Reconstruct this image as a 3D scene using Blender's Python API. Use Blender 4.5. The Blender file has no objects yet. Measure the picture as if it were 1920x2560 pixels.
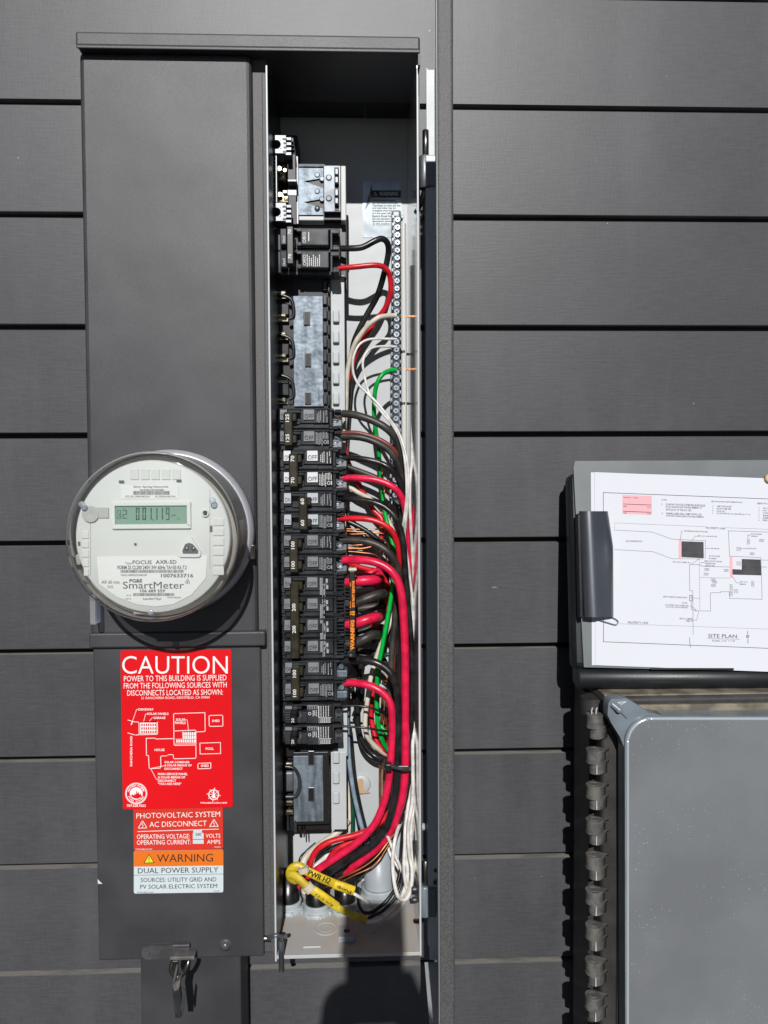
import bpy, bmesh, math, random
from mathutils import Vector, Matrix
random.seed(7)
rnd = random.random
scene = bpy.context.scene
R = math.radians

# ---------------------------------------------------------------- camera, sky, sun, exposure
F = 1924.0
CAM = Vector((0, -0.945, 0))
ROT = (Matrix.Rotation(R(-2.0), 4, 'Z') @ Matrix.Rotation(R(90 - 2.1), 4, 'X') @ Matrix.Rotation(R(-0.3), 4, 'Z'))
cam_d = bpy.data.cameras.new('camera')
cam_d.sensor_fit = 'VERTICAL'; cam_d.sensor_height = 36; cam_d.lens = 36 * F / 2560
cam_d.clip_start = 0.01; cam_d.clip_end = 500
cam = bpy.data.objects.new('camera', cam_d); scene.collection.objects.link(cam)
cam.matrix_world = Matrix.Translation(CAM) @ ROT
scene.camera = cam

SUN_DIR = Vector((0.035, 1.0, -0.57)).normalized()      # the way the light travels
elev = math.asin(-SUN_DIR.z)
world = bpy.data.worlds.new('World'); scene.world = world; world.use_nodes = True
wn = world.node_tree
bg = next(n for n in wn.nodes if n.type == 'BACKGROUND')
sky = wn.nodes.new('ShaderNodeTexSky'); sky.sky_type = 'NISHITA'; sky.sun_disc = False
sky.air_density = .4; sky.dust_density = .15; sky.sun_elevation = elev; sky.sun_rotation = math.atan2(-SUN_DIR.x, -SUN_DIR.y)
wn.links.new(sky.outputs[0], bg.inputs[0]); bg.inputs[1].default_value = 0.05
sun_d = bpy.data.lights.new('sun', 'SUN'); sun_d.energy = 5.0; sun_d.angle = R(0.55); sun_d.color = (1, 0.98, 0.955)
sun = bpy.data.objects.new('sun', sun_d); scene.collection.objects.link(sun)
sun.rotation_euler = SUN_DIR.to_track_quat('-Z', 'Y').to_euler(); sun.location = (0, -3, 3)
scene.view_settings.view_transform = 'Standard'; scene.view_settings.look = 'None'
scene.view_settings.exposure = -0.3; scene.view_settings.gamma = 1
scene.view_settings.use_curve_mapping = False

# ---------------------------------------------------------------- helpers: places
ID = Matrix.Identity(4)
R3 = ROT.to_3x3()
def L(M, px, py, y):
    """local point of frame M, on its plane y, met by the sight line of a photo point"""
    d = R3 @ Vector(((px - 960) / F, -(py - 1280) / F, -1))
    Mi = M.inverted()
    o = Mi @ CAM; d = Mi.to_3x3() @ d
    t = (y - o.y) / d.y
    return o + d * t
def W(px, py, y): return L(ID, px, py, y)
def zr(ox, oy, s): return lambda x, y: (ox + x * s, oy + y * s)

# ---------------------------------------------------------------- helpers: materials
def mat(name, col, rough=0.5, metal=0.0, noise=0.0, nscale=60, bump=0.0, bscale=400, coat=0.0, stretch=None, spec=0.5, col2=None, emit=None, nlow=.4, nhigh=.6):
    m = bpy.data.materials.new(name); m.use_nodes = True
    nt = m.node_tree; p = next(n for n in nt.nodes if n.type == 'BSDF_PRINCIPLED')
    p.inputs['Base Color'].default_value = (*col, 1); p.inputs['Roughness'].default_value = rough
    p.inputs['Metallic'].default_value = metal; p.inputs['Coat Weight'].default_value = coat
    p.inputs['Specular IOR Level'].default_value = spec
    vec = None
    if noise or bump or col2:
        tc = nt.nodes.new('ShaderNodeTexCoord'); mp = nt.nodes.new('ShaderNodeMapping')
        nt.links.new(tc.outputs['Object'], mp.inputs[0]); vec = mp.outputs[0]
        if stretch: mp.inputs['Scale'].default_value = stretch
    if noise or col2:
        n = nt.nodes.new('ShaderNodeTexNoise'); n.inputs['Scale'].default_value = nscale; n.inputs['Detail'].default_value = 7
        nt.links.new(vec, n.inputs['Vector'])
        r = nt.nodes.new('ShaderNodeValToRGB'); nt.links.new(n.outputs[0], r.inputs[0])
        c2 = col2 or tuple(min(1, c * (1 + noise)) for c in col)
        c1 = col if col2 else tuple(c * (1 - noise) for c in col)
        r.color_ramp.elements[0].position = nlow; r.color_ramp.elements[1].position = nhigh
        r.color_ramp.elements[0].color = (*c1, 1); r.color_ramp.elements[1].color = (*c2, 1)
        nt.links.new(r.outputs[0], p.inputs['Base Color'])
        # roughness wanders a little too
        mr = nt.nodes.new('ShaderNodeMapRange'); mr.inputs['To Min'].default_value = max(0.02, rough * .8); mr.inputs['To Max'].default_value = min(1, rough * 1.2)
        nt.links.new(n.outputs[0], mr.inputs[0]); nt.links.new(mr.outputs[0], p.inputs['Roughness'])
    if bump:
        n2 = nt.nodes.new('ShaderNodeTexNoise'); n2.inputs['Scale'].default_value = bscale; n2.inputs['Detail'].default_value = 4
        nt.links.new(vec, n2.inputs['Vector'])
        b = nt.nodes.new('ShaderNodeBump'); b.inputs['Strength'].default_value = bump; b.inputs['Distance'].default_value = 0.0006
        nt.links.new(n2.outputs[0], b.inputs['Height']); nt.links.new(b.outputs[0], p.inputs['Normal'])
    return m

def glass(name, tint=(.96, .97, .97), rough=.02, ior=1.45, veil=0.0):
    m = bpy.data.materials.new(name); m.use_nodes = True; nt = m.node_tree; nt.nodes.clear()
    o = nt.nodes.new('ShaderNodeOutputMaterial'); t = nt.nodes.new('ShaderNodeBsdfTransparent'); t.inputs[0].default_value = (*tint, 1)
    g = nt.nodes.new('ShaderNodeBsdfGlossy'); g.inputs['Roughness'].default_value = rough
    f = nt.nodes.new('ShaderNodeFresnel'); f.inputs[0].default_value = ior
    mx = nt.nodes.new('ShaderNodeMixShader')
    nt.links.new(f.outputs[0], mx.inputs[0]); nt.links.new(t.outputs[0], mx.inputs[1]); nt.links.new(g.outputs[0], mx.inputs[2])
    out = mx
    if veil:
        d = nt.nodes.new('ShaderNodeBsdfDiffuse'); d.inputs[0].default_value = (.8, .8, .78, 1)
        m2 = nt.nodes.new('ShaderNodeMixShader'); m2.inputs[0].default_value = veil
        nt.links.new(mx.outputs[0], m2.inputs[1]); nt.links.new(d.outputs[0], m2.inputs[2]); out = m2
    nt.links.new(out.outputs[0], o.inputs[0])
    return m

def siding_material():
    m = bpy.data.materials.new('painted_siding'); m.use_nodes = True; nt = m.node_tree
    p = next(n for n in nt.nodes if n.type == 'BSDF_PRINCIPLED')
    tc = nt.nodes.new('ShaderNodeTexCoord')
    def noise(scale, st, det=6):
        mp = nt.nodes.new('ShaderNodeMapping'); mp.inputs['Scale'].default_value = st
        nt.links.new(tc.outputs['Object'], mp.inputs[0])
        n = nt.nodes.new('ShaderNodeTexNoise'); n.inputs['Scale'].default_value = scale; n.inputs['Detail'].default_value = det
        nt.links.new(mp.outputs[0], n.inputs['Vector']); return n.outputs[0]
    grain = noise(260, (.18, 1, 1.6)); cross = noise(420, (1, 1, .22)); big = noise(7, (1, 1, 1.4)); fine = noise(900, (1, 1, 1), 2)
    def math_(op, a, b):
        n = nt.nodes.new('ShaderNodeMath'); n.operation = op
        for i, v in enumerate((a, b)):
            if hasattr(v, 'is_linked') or not isinstance(v, (int, float)): nt.links.new(v, n.inputs[i])
            else: n.inputs[i].default_value = v
        return n.outputs[0]
    s = math_('ADD', math_('MULTIPLY', grain, .35), math_('ADD', math_('MULTIPLY', cross, .2), math_('ADD', math_('MULTIPLY', big, .3), math_('MULTIPLY', fine, .15))))
    r = nt.nodes.new('ShaderNodeValToRGB'); nt.links.new(s, r.inputs[0])
    r.color_ramp.elements[0].position = .36; r.color_ramp.elements[1].position = .64
    r.color_ramp.elements[0].color = (.044, .0445, .049, 1); r.color_ramp.elements[1].color = (.074, .074, .081, 1)
    # sparse pale scuffs
    sc = noise(38, (1, 1, 3.5), 8)
    cr = nt.nodes.new('ShaderNodeMapRange'); cr.inputs['From Min'].default_value = .735; cr.inputs['From Max'].default_value = .76
    nt.links.new(sc, cr.inputs[0])
    mx = nt.nodes.new('ShaderNodeMix'); mx.data_type = 'RGBA'; nt.links.new(cr.outputs[0], mx.inputs[0]); nt.links.new(r.outputs[0], mx.inputs[6]); mx.inputs[7].default_value = (.2, .19, .18, 1)
    oi = nt.nodes.new('ShaderNodeObjectInfo'); vr = nt.nodes.new('ShaderNodeMapRange'); vr.inputs['To Min'].default_value = .93; vr.inputs['To Max'].default_value = 1.13
    nt.links.new(oi.outputs['Random'], vr.inputs[0])
    hs = nt.nodes.new('ShaderNodeHueSaturation'); nt.links.new(vr.outputs[0], hs.inputs['Value']); nt.links.new(mx.outputs[2], hs.inputs['Color'])
    # dust film in long soft drips
    du = noise(5, (3.2, 1, .5), 5); dr = nt.nodes.new('ShaderNodeMapRange'); dr.inputs['From Min'].default_value = .5; dr.inputs['From Max'].default_value = .72; dr.inputs['To Max'].default_value = .3
    nt.links.new(du, dr.inputs[0])
    dm = nt.nodes.new('ShaderNodeMix'); dm.data_type = 'RGBA'; nt.links.new(dr.outputs[0], dm.inputs[0]); nt.links.new(hs.outputs[0], dm.inputs[6]); dm.inputs[7].default_value = (.12, .12, .126, 1)
    # tiny pale specks
    sk = nt.nodes.new('ShaderNodeTexVoronoi'); sk.inputs['Scale'].default_value = 55; nt.links.new(tc.outputs['Object'], sk.inputs['Vector'])
    s1_ = nt.nodes.new('ShaderNodeSeparateColor'); nt.links.new(sk.outputs['Color'], s1_.inputs[0])
    s2_ = nt.nodes.new('ShaderNodeMapRange'); s2_.inputs['From Min'].default_value = .93; s2_.inputs['To Max'].default_value = .075; nt.links.new(s1_.outputs[0], s2_.inputs[0])
    s3_ = math_('LESS_THAN', sk.outputs['Distance'], s2_.outputs[0])
    sm_ = nt.nodes.new('ShaderNodeMix'); sm_.data_type = 'RGBA'; nt.links.new(s3_, sm_.inputs[0]); nt.links.new(dm.outputs[2], sm_.inputs[6]); sm_.inputs[7].default_value = (.3, .29, .28, 1)
    nt.links.new(sm_.outputs[2], p.inputs['Base Color'])
    p.inputs['Roughness'].default_value = .46
    b = nt.nodes.new('ShaderNodeBump'); b.inputs['Strength'].default_value = .32; b.inputs['Distance'].default_value = .0005
    nt.links.new(math_('ADD', math_('MULTIPLY', grain, .6), math_('ADD', math_('MULTIPLY', cross, .3), math_('MULTIPLY', fine, .3))), b.inputs['Height'])
    nt.links.new(b.outputs[0], p.inputs['Normal'])
    return m

M = {}
M['siding'] = siding_material()
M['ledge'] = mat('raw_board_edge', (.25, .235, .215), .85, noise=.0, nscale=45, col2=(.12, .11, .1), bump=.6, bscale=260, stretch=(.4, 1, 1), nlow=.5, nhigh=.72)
M['gapdark'] = mat('black_sheathing', (.008, .008, .009), .9)
M['paint'] = mat('dark_powder_coat', (.046, .0465, .051), .44, noise=.16, nscale=11, bump=.35, bscale=1400)
M['paintrough'] = mat('dark_textured_coat', (.085, .083, .084), .5, noise=.16, nscale=500, bump=.6, bscale=1100)
M['grey'] = mat('grey_enamel', (.47, .495, .505), .42, noise=.04, nscale=9, bump=.08, bscale=700)
M['greydust'] = mat('dusty_grey_enamel', (.44, .46, .47), .6, col2=(.46, .42, .36), nscale=16, bump=.2, bscale=500, nlow=.4, nhigh=.65)
M['greytrim'] = mat('grey_sheet_edge', (.5, .52, .54), .4)
M['doorlip'] = mat('pale_door_lip', (.22, .23, .24), .45)  # free edge of the door, paler than its skin
M['shadein'] = mat('shaded_enamel', (.012, .013, .014), .35)  # partition and ceiling lie in shade; their darkness is put into this colour
M['blackpl'] = mat('black_breaker_plastic', (.030, .032, .036), .3, noise=.3, nscale=40, bump=.1, bscale=500)
M['blackdk'] = mat('black_matte_plastic', (.008, .008, .009), .45)
M['window'] = mat('indicator_window', (.2, .21, .22), .2, noise=.1, nscale=150)
M['winmark'] = mat('indicator_letter', (.025, .025, .027), .4)
M['handle'] = mat('olive_handle_plastic', (.032, .028, .017), .28, noise=.3, nscale=60)
M['handleblk'] = mat('black_handle_plastic', (.012, .012, .013), .3)
M['whiteprint'] = mat('white_print', (.75, .75, .73), .5)
M['greyprint'] = mat('grey_print', (.36, .37, .38), .5)
M['steel'] = mat('zinc_steel', (.17, .185, .205), .48, .8, noise=.4, nscale=30, bump=.15, bscale=160)
M['tin'] = mat('tin_plated_bus', (.17, .205, .24), .5, .5, noise=.32, nscale=60, bump=.2, bscale=120, stretch=(2.2, 1, .35))
M['alu'] = mat('bare_aluminium', (.22, .23, .245), .48, .85, noise=.08, nscale=60, bump=.2, bscale=300)
M['darksteel'] = mat('dark_spring_steel', (.18, .18, .17), .3, 1.0, noise=.3, nscale=40)
M['copper'] = mat('bare_copper', (.52, .22, .10), .4, .9, noise=.2, nscale=80)
M['screw'] = mat('zinc_screw', (.42, .48, .55), .3, .45, noise=.15, nscale=90)
M['brass'] = mat('tinned_brass', (.55, .5, .36), .25, 1.0, noise=.2, nscale=50)
def wire_m(n, c, r=.34): return mat(n, c, r, noise=.16, nscale=90, bump=.3, bscale=200)
M['w_black'] = mat('black_insulation', (.015, .015, .016), .3, noise=.5, nscale=70, bump=.25, bscale=260)
M['w_blackd'] = mat('dusty_black_insulation', (.026, .025, .024), .45, col2=(.075, .065, .052), nscale=45, bump=.3, bscale=240, nlow=.45, nhigh=.75)
M['w_red'] = wire_m('red_insulation', (.60, .012, .022))
M['w_pink'] = wire_m('crimson_insulation', (.68, .012, .062))
M['w_brown'] = wire_m('reddish_brown_insulation', (.20, .035, .022), .4)
M['w_green'] = wire_m('green_insulation', (.0, .36, .045))
M['w_dkgreen'] = wire_m('dark_green_insulation', (.004, .07, .04))
M['w_white'] = wire_m('white_insulation', (.66, .64, .61))
M['w_cream'] = mat('cream_insulation', (.62, .56, .46), .45, noise=.12, nscale=60, bump=.2, bscale=300)
M['w_blue'] = wire_m('grey_blue_insulation', (.22, .29, .36), .3)
M['yellow'] = mat('yellow_sleeve', (.66, .47, .02), .42, noise=.16, nscale=70, bump=.5, bscale=130)
M['yellowdk'] = mat('yellow_sleeve_soiled', (.5, .38, .025), .5, noise=.25, nscale=50, bump=.5, bscale=130)
M['ink'] = mat('marker_ink', (.012, .01, .01), .6)
M['cleartape'] = mat('clear_tape', (.6, .52, .38), .25)
M['pvc'] = mat('grey_pvc', (.34, .37, .40), .42, noise=.06, nscale=30)
M['pvclt'] = mat('grey_pvc_fitting', (.36, .40, .42), .5, noise=.1, nscale=60)
M['rubber'] = mat('black_conduit', (.012, .012, .012), .3, noise=.6, nscale=50, bump=.5, bscale=90)
M['meterface'] = mat('meter_face', (.60, .615, .59), .55, noise=.02, nscale=8)
M['meterface2'] = mat('meter_face_panel', (.64, .655, .63), .5)
M['meterlabel'] = mat('meter_label', (.70, .71, .69), .5)
M['meterin'] = mat('meter_inner', (.36, .33, .29), .4, noise=.1, nscale=20)
M['ring'] = mat('meter_ring', (.66, .68, .72), .3, .45, noise=.12, nscale=12)
M['glass'] = glass('meter_glass', (.94, .95, .95), rough=.05, veil=.035)
M['glassside'] = glass('meter_glass_side', (.74, .71, .68), .08, veil=.2)
M['glass2'] = glass('clear_plastic', (.8, .84, .95), .08, veil=.2)
M['lcd'] = mat('lcd_panel', (.20, .33, .25), .25)
M['lcdseg'] = mat('lcd_segment', (.03, .06, .05), .3)
M['inkgrey'] = mat('dark_grey_ink', (.09, .09, .10), .6)
M['inkblack'] = mat('black_ink', (.02, .02, .02), .6)
M['signred'] = mat('red_vinyl', (.72, .003, .008), .32, noise=.03, nscale=6)
M['signorred'] = mat('faded_red_vinyl', (.66, .035, .02), .38, noise=.05, nscale=9)
M['signorange'] = mat('orange_vinyl', (.78, .17, .012), .4)
M['signwhite'] = mat('white_vinyl', (.60, .68, .71), .45)
M['signink'] = mat('white_sign_ink', (.86, .86, .84), .4)
M['yellowink'] = mat('yellow_ink', (.85, .72, .02), .4)
M['orangeink'] = mat('orange_ink', (.9, .27, .02), .45)
M['paper'] = mat('white_paper', (.66, .675, .73), .85)
M['paperpink'] = mat('pink_print', (.80, .42, .46), .8)
M['paperink'] = mat('grey_print_ink', (.13, .13, .15), .8)
M['paperinkd'] = mat('dark_print_ink', (.05, .05, .055), .8)
M['papermod'] = mat('module_print', (.055, .055, .06), .8, noise=.2, nscale=90)
M['case'] = mat('grey_clipboard_plastic', (.15, .165, .17), .42, noise=.06, nscale=20, bump=.2, bscale=900)
M['casedk'] = mat('dark_clipboard_tray', (.012, .015, .017), .4, noise=.2, nscale=20, bump=.2, bscale=700)
M['clip'] = mat('black_chrome_clip', (.17, .18, .195), .27, .75, noise=.06, nscale=10)
M['boxcov'] = None
M['boxdk'] = mat('dusty_black_resin', (.026, .025, .025), .55, col2=(.055, .051, .047), nscale=30, bump=.5, bscale=220, nlow=.4, nhigh=.8)
M['boxtop'] = mat('dust_covered_resin', (.12, .105, .08), .8, col2=(.26, .225, .165), nscale=40, bump=.7, bscale=200)
M['knuckle'] = mat('dusty_grey_resin', (.085, .083, .08), .6, col2=(.14, .132, .12), nscale=120, bump=.4, bscale=400)
M['boxtrim'] = mat('blue_grey_resin', (.17, .20, .225), .26, noise=.12, nscale=25)
M['linershade'] = mat('shaded_liner_grey', (.022, .030, .040), .4, noise=.1, nscale=8)  # shade on the grey door liner as a dark colour; nothing uses it
M['skin'] = mat('skin', (.45, .27, .2), .5)
M['cloth'] = mat('dark_cloth', (.03, .035, .06), .8)
M['ground'] = mat('concrete', (.09, .085, .08), .9, noise=.2, nscale=6, bump=.4, bscale=80)
M['stickerfoil'] = mat('foil_sticker', (.30, .33, .36), .2, .7, noise=.2, nscale=30)

def add_waves(m, scale, dist, strength=.5):
    # slight oil-canning of sheet metal, under the fine paint texture
    nt = m.node_tree; p = next(n for n in nt.nodes if n.type == 'BSDF_PRINCIPLED')
    tc = nt.nodes.new('ShaderNodeTexCoord'); n = nt.nodes.new('ShaderNodeTexNoise'); n.inputs['Scale'].default_value = scale; n.inputs['Detail'].default_value = 2
    nt.links.new(tc.outputs['Object'], n.inputs['Vector'])
    b = nt.nodes.new('ShaderNodeBump'); b.inputs['Strength'].default_value = strength; b.inputs['Distance'].default_value = dist
    nt.links.new(n.outputs[0], b.inputs['Height'])
    if p.inputs['Normal'].is_linked:
        nt.links.new(p.inputs['Normal'].links[0].from_socket, b.inputs['Normal'])
    nt.links.new(b.outputs[0], p.inputs['Normal'])
add_waves(M['paint'], 9, .0035)
add_waves(M['grey'], 14, .003)
add_waves(M['tin'], 60, .002, .8)
def cover_material():
    m = mat('speckled_grey_cover', (.215, .228, .242), .34, .25, noise=.08, nscale=8)
    nt = m.node_tree; p = next(n for n in nt.nodes if n.type == 'BSDF_PRINCIPLED')
    base = p.inputs['Base Color'].links[0].from_socket
    tc = nt.nodes.new('ShaderNodeTexCoord'); mp = nt.nodes.new('ShaderNodeMapping'); mp.inputs['Scale'].default_value = (.8, .8, 2.1)
    nt.links.new(tc.outputs['Object'], mp.inputs[0])
    v = nt.nodes.new('ShaderNodeTexVoronoi'); v.inputs['Scale'].default_value = 300; nt.links.new(mp.outputs[0], v.inputs['Vector'])
    n = nt.nodes.new('ShaderNodeTexNoise'); n.inputs['Scale'].default_value = 14; nt.links.new(tc.outputs['Object'], n.inputs['Vector'])
    # dot radius differs per cell: compare distance with (random * density)
    sep = nt.nodes.new('ShaderNodeSeparateColor'); nt.links.new(v.outputs['Color'], sep.inputs[0])
    mr = nt.nodes.new('ShaderNodeMapRange'); mr.inputs['From Min'].default_value = .5; mr.inputs['From Max'].default_value = 1; mr.inputs['To Min'].default_value = 0; mr.inputs['To Max'].default_value = .24
    nt.links.new(sep.outputs[0], mr.inputs[0])
    mu = nt.nodes.new('ShaderNodeMath'); mu.operation = 'MULTIPLY'; nt.links.new(mr.outputs[0], mu.inputs[0])
    m2 = nt.nodes.new('ShaderNodeMapRange'); m2.inputs['From Min'].default_value = .35; m2.inputs['From Max'].default_value = .7; m2.inputs['To Min'].default_value = .25; m2.inputs['To Max'].default_value = 1.3
    nt.links.new(n.outputs[0], m2.inputs[0]); nt.links.new(m2.outputs[0], mu.inputs[1])
    lt = nt.nodes.new('ShaderNodeMath'); lt.operation = 'LESS_THAN'; nt.links.new(v.outputs['Distance'], lt.inputs[0]); nt.links.new(mu.outputs[0], lt.inputs[1])
    mx = nt.nodes.new('ShaderNodeMix'); mx.data_type = 'RGBA'; nt.links.new(lt.outputs[0], mx.inputs[0]); nt.links.new(base, mx.inputs[6]); mx.inputs[7].default_value = (.42, .44, .44, 1)
    nt.links.new(mx.outputs[2], p.inputs['Base Color'])
    return m
M['boxcov'] = cover_material()

# ---------------------------------------------------------------- helpers: meshes
ORG = {}
_glyph = {}
def text_geo(s, bold=0.0, res=3):
    key = (s, bold, res)
    if key in _glyph: return _glyph[key]
    c = bpy.data.curves.new('t', 'FONT'); c.body = s; c.resolution_u = res; c.offset = bold; c.fill_mode = 'FRONT'
    o = bpy.data.objects.new('t', c); scene.collection.objects.link(o)
    dg = bpy.context.evaluated_depsgraph_get(); dg.update()
    me = bpy.data.meshes.new_from_object(o.evaluated_get(dg))
    vs = [tuple(v.co[:2]) for v in me.vertices]; fs = [tuple(p.vertices) for p in me.polygons]
    bpy.data.objects.remove(o); bpy.data.curves.remove(c); bpy.data.meshes.remove(me)
    if not vs: r = ([], [])
    else:
        x0 = min(v[0] for v in vs); x1 = max(v[0] for v in vs); y0 = min(v[1] for v in vs); y1 = max(v[1] for v in vs)
        w = max(1e-6, x1 - x0); h = max(1e-6, y1 - y0)
        r = ([((v[0] - x0) / w, (v[1] - y0) / h) for v in vs], fs)
    _glyph[key] = r
    return r

class MB:
    """collects shapes and links them as one mesh; Mx is the frame its shapes are given in"""
    def __init__(s, Mx=ID): s.v = []; s.f = []; s.mi = []; s.sm = []; s.M = Mx; s.cur = 0
    def add(s, vs, fs, smooth=False):
        o = len(s.v); s.v += [s.M @ Vector(v) for v in vs]
        for f in fs: s.f.append([i + o for i in f]); s.mi.append(s.cur); s.sm.append(smooth)
        return s
    def bm(s, bm, smooth=False):
        bm.verts.index_update()
        s.add([v.co.copy() for v in bm.verts], [[v.index for v in f.verts] for f in bm.faces], smooth); bm.free(); return s
    def box(s, x0, x1, y0, y1, z0, z1, bev=0.0, seg=2):
        if x0 > x1: x0, x1 = x1, x0
        if y0 > y1: y0, y1 = y1, y0
        if z0 > z1: z0, z1 = z1, z0
        if not bev:
            vs = [(x, y, z) for x in (x0, x1) for y in (y0, y1) for z in (z0, z1)]
            return s.add(vs, [(0, 1, 3, 2), (4, 6, 7, 5), (0, 4, 5, 1), (2, 3, 7, 6), (0, 2, 6, 4), (1, 5, 7, 3)])
        b = bmesh.new(); bmesh.ops.create_cube(b, size=1)
        for v in b.verts: v.co = Vector(((x0 + x1) / 2 + v.co.x * (x1 - x0), (y0 + y1) / 2 + v.co.y * (y1 - y0), (z0 + z1) / 2 + v.co.z * (z1 - z0)))
        bev = min(bev, .45 * min(x1 - x0, y1 - y0, z1 - z0))
        bmesh.ops.bevel(b, geom=b.edges[:], offset=bev, segments=seg, profile=.5, affect='EDGES')
        return s.bm(b)
    def pbox(s, px0, py0, px1, py1, y0, y1, bev=0.0, seg=2):
        """box whose front face (plane y0) fills a photo rectangle"""
        mx = (px0 + px1) / 2; my = (py0 + py1) / 2
        return s.box(L(s.M, px0, my, y0).x, L(s.M, px1, my, y0).x, y0, y1, L(s.M, mx, py1, y0).z, L(s.M, mx, py0, y0).z, bev, seg)
    def prism(s, pts, y0, y1, smooth=False):
        """pts (x,z) outline in the local frame, front at y0 and back at y1"""
        n = len(pts)
        a = sum(pts[i][0] * pts[(i + 1) % n][1] - pts[(i + 1) % n][0] * pts[i][1] for i in range(n))
        if a < 0: pts = pts[::-1]
        vs = [(p[0], y0, p[1]) for p in pts] + [(p[0], y1, p[1]) for p in pts]
        s.add(vs, [list(range(n)), list(range(2 * n - 1, n - 1, -1))])
        return s.add(vs, [(i, i + n, (i + 1) % n + n, (i + 1) % n) for i in range(n)], smooth)
    def pprism(s, pp, y0, y1, smooth=False):
        return s.prism([(lambda q: (q.x, q.z))(L(s.M, x, y, y0)) for x, y in pp], y0, y1, smooth)
    def cyl(s, c, axis, r, h, seg=20, r2=None, smooth=True, bev=0):
        """from c along axis for length h"""
        axis = Vector(axis).normalized(); q = axis.to_track_quat('Z', 'Y').to_matrix()
        r2 = r if r2 is None else r2
        prof = [(r, 0), (r2, h)] if not bev else [(r - bev, 0), (r, bev), (r2, h - bev), (r2 - bev, h)]
        return s.rev(prof, c, q, seg, smooth)
    def rev(s, prof, c, q=None, seg=48, smooth=True, cap=True):
        """revolve (radius, height) pairs about the axis q[2] from c"""
        c = Vector(c); q = q or Matrix.Identity(3); n = len(prof); vs = []; fs = []
        for k in range(seg):
            a = 2 * math.pi * k / seg
            for r, h in prof: vs.append(c + q @ Vector((r * math.cos(a), r * math.sin(a), h)))
        for k in range(seg):
            k2 = (k + 1) % seg
            for i in range(n - 1): fs.append((k * n + i, k2 * n + i, k2 * n + i + 1, k * n + i + 1))
        s.add(vs, fs, smooth)
        if cap:
            s.add([vs[k * n] for k in range(seg)], [list(range(seg))[::-1]])
            s.add([vs[k * n + n - 1] for k in range(seg)], [list(range(seg))])
        return s
    def tube(s, pts, r, seg=12, sub=6, flat=1.0, smooth=True):
        P = [Vector(p) for p in pts]
        if sub > 1 and len(P) > 2:
            Q = []; E = [P[0] * 2 - P[1]] + P + [P[-1] * 2 - P[-2]]
            for i in range(len(P) - 1):
                a, b, c, d = E[i:i + 4]
                for k in range(sub):
                    t = k / sub
                    Q.append(.5 * ((2 * b) + (c - a) * t + (2 * a - 5 * b + 4 * c - d) * t * t + (3 * b - a - 3 * c + d) * t ** 3))
            Q.append(P[-1]); P = Q
        rr = r if callable(r) else (lambda t: r)
        n = len(P); T = [(P[min(i + 1, n - 1)] - P[max(i - 1, 0)]).normalized() for i in range(n)]
        N = T[0].cross(Vector((0, 1, 0)));  N = N if N.length > .1 else T[0].cross(Vector((1, 0, 0)))
        N.normalize(); vs = []; fs = []
        for i in range(n):
            N = (N - T[i] * N.dot(T[i])).normalized(); B = T[i].cross(N)
            for k in range(seg):
                a = 2 * math.pi * k / seg; q = rr(i / (n - 1))
                vs.append(P[i] + N * math.cos(a) * q + B * math.sin(a) * q * flat)
        for i in range(n - 1):
            for k in range(seg):
                k2 = (k + 1) % seg; fs.append((i * seg + k, i * seg + k2, (i + 1) * seg + k2, (i + 1) * seg + k))
        s.add(vs, fs, smooth); s.add(vs[:seg], [list(range(seg))]); s.add(vs[-seg:], [list(range(seg))[::-1]])
        return s
    def quad(s, x0, z0, x1, z1, y): return s.add([(x0, y, z0), (x1, y, z0), (x1, y, z1), (x0, y, z1)], [(0, 1, 2, 3)])
    def pquad(s, px0, py0, px1, py1, y):
        a, b, c, d = [L(s.M, *p, y) for p in ((px0, py1), (px1, py1), (px1, py0), (px0, py0))]
        return s.add([a, b, c, d], [(0, 1, 2, 3)])
    def text(s, t, px0, py0, px1, py1, y, rot=0, bold=0.0, res=2, slope=0.0, flip=False):
        """letters filling a photo rectangle on plane y; rot=1 reads upwards"""
        vs, fs = text_geo(t, bold, res); out = []
        for u, v in vs:
            if flip: u, v = 1 - u, 1 - v
            if rot == 1: u, v = 1 - v, u
            px = px0 + u * (px1 - px0); py = py1 + v * (py0 - py1) + slope * (px - px0)
            out.append(L(s.M, px, py, y))
        return s.add(out, fs)
    def ltext(s, t, x0, z0, x1, z1, y, rot=0, bold=0.0, res=2):
        vs, fs = text_geo(t, bold, res); out = []
        for u, v in vs:
            if rot == 1: u, v = 1 - v, u
            out.append((x0 + u * (x1 - x0), y, z0 + v * (z1 - z0)))
        return s.add(out, fs)
    def line(s, p, w, y, closed=False):
        """printed line through photo points, w photo pixels wide"""
        P = [L(s.M, a, b, y) for a, b in p]; w = w / F * abs(y - (s.M.inverted() @ CAM).y) / 2
        if closed: P.append(P[0])
        for a, b in zip(P, P[1:]):
            d = Vector((b.x - a.x, 0, b.z - a.z))
            if d.length < 1e-7: continue
            d.normalize(); n = Vector((-d.z, 0, d.x)) * w; a2 = a - d * w; b2 = b + d * w
            s.add([a2 - n, b2 - n, b2 + n, a2 + n], [(0, 1, 2, 3)])
        return s
    def circle(s, px, py, r0, r1, y, seg=40):
        """printed ring, radii in photo pixels"""
        c = L(s.M, px, py, y); k = abs(y - (s.M.inverted() @ CAM).y) / F; vs = []; fs = []
        for i in range(seg):
            a = 2 * math.pi * i / seg
            for r in (r0, r1): vs.append((c.x + math.cos(a) * r * k, y, c.z + math.sin(a) * r * k))
        for i in range(seg):
            j = (i + 1) % seg; fs.append((2 * i, 2 * i + 1, 2 * j + 1, 2 * j))
        return s.add(vs, fs)
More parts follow.
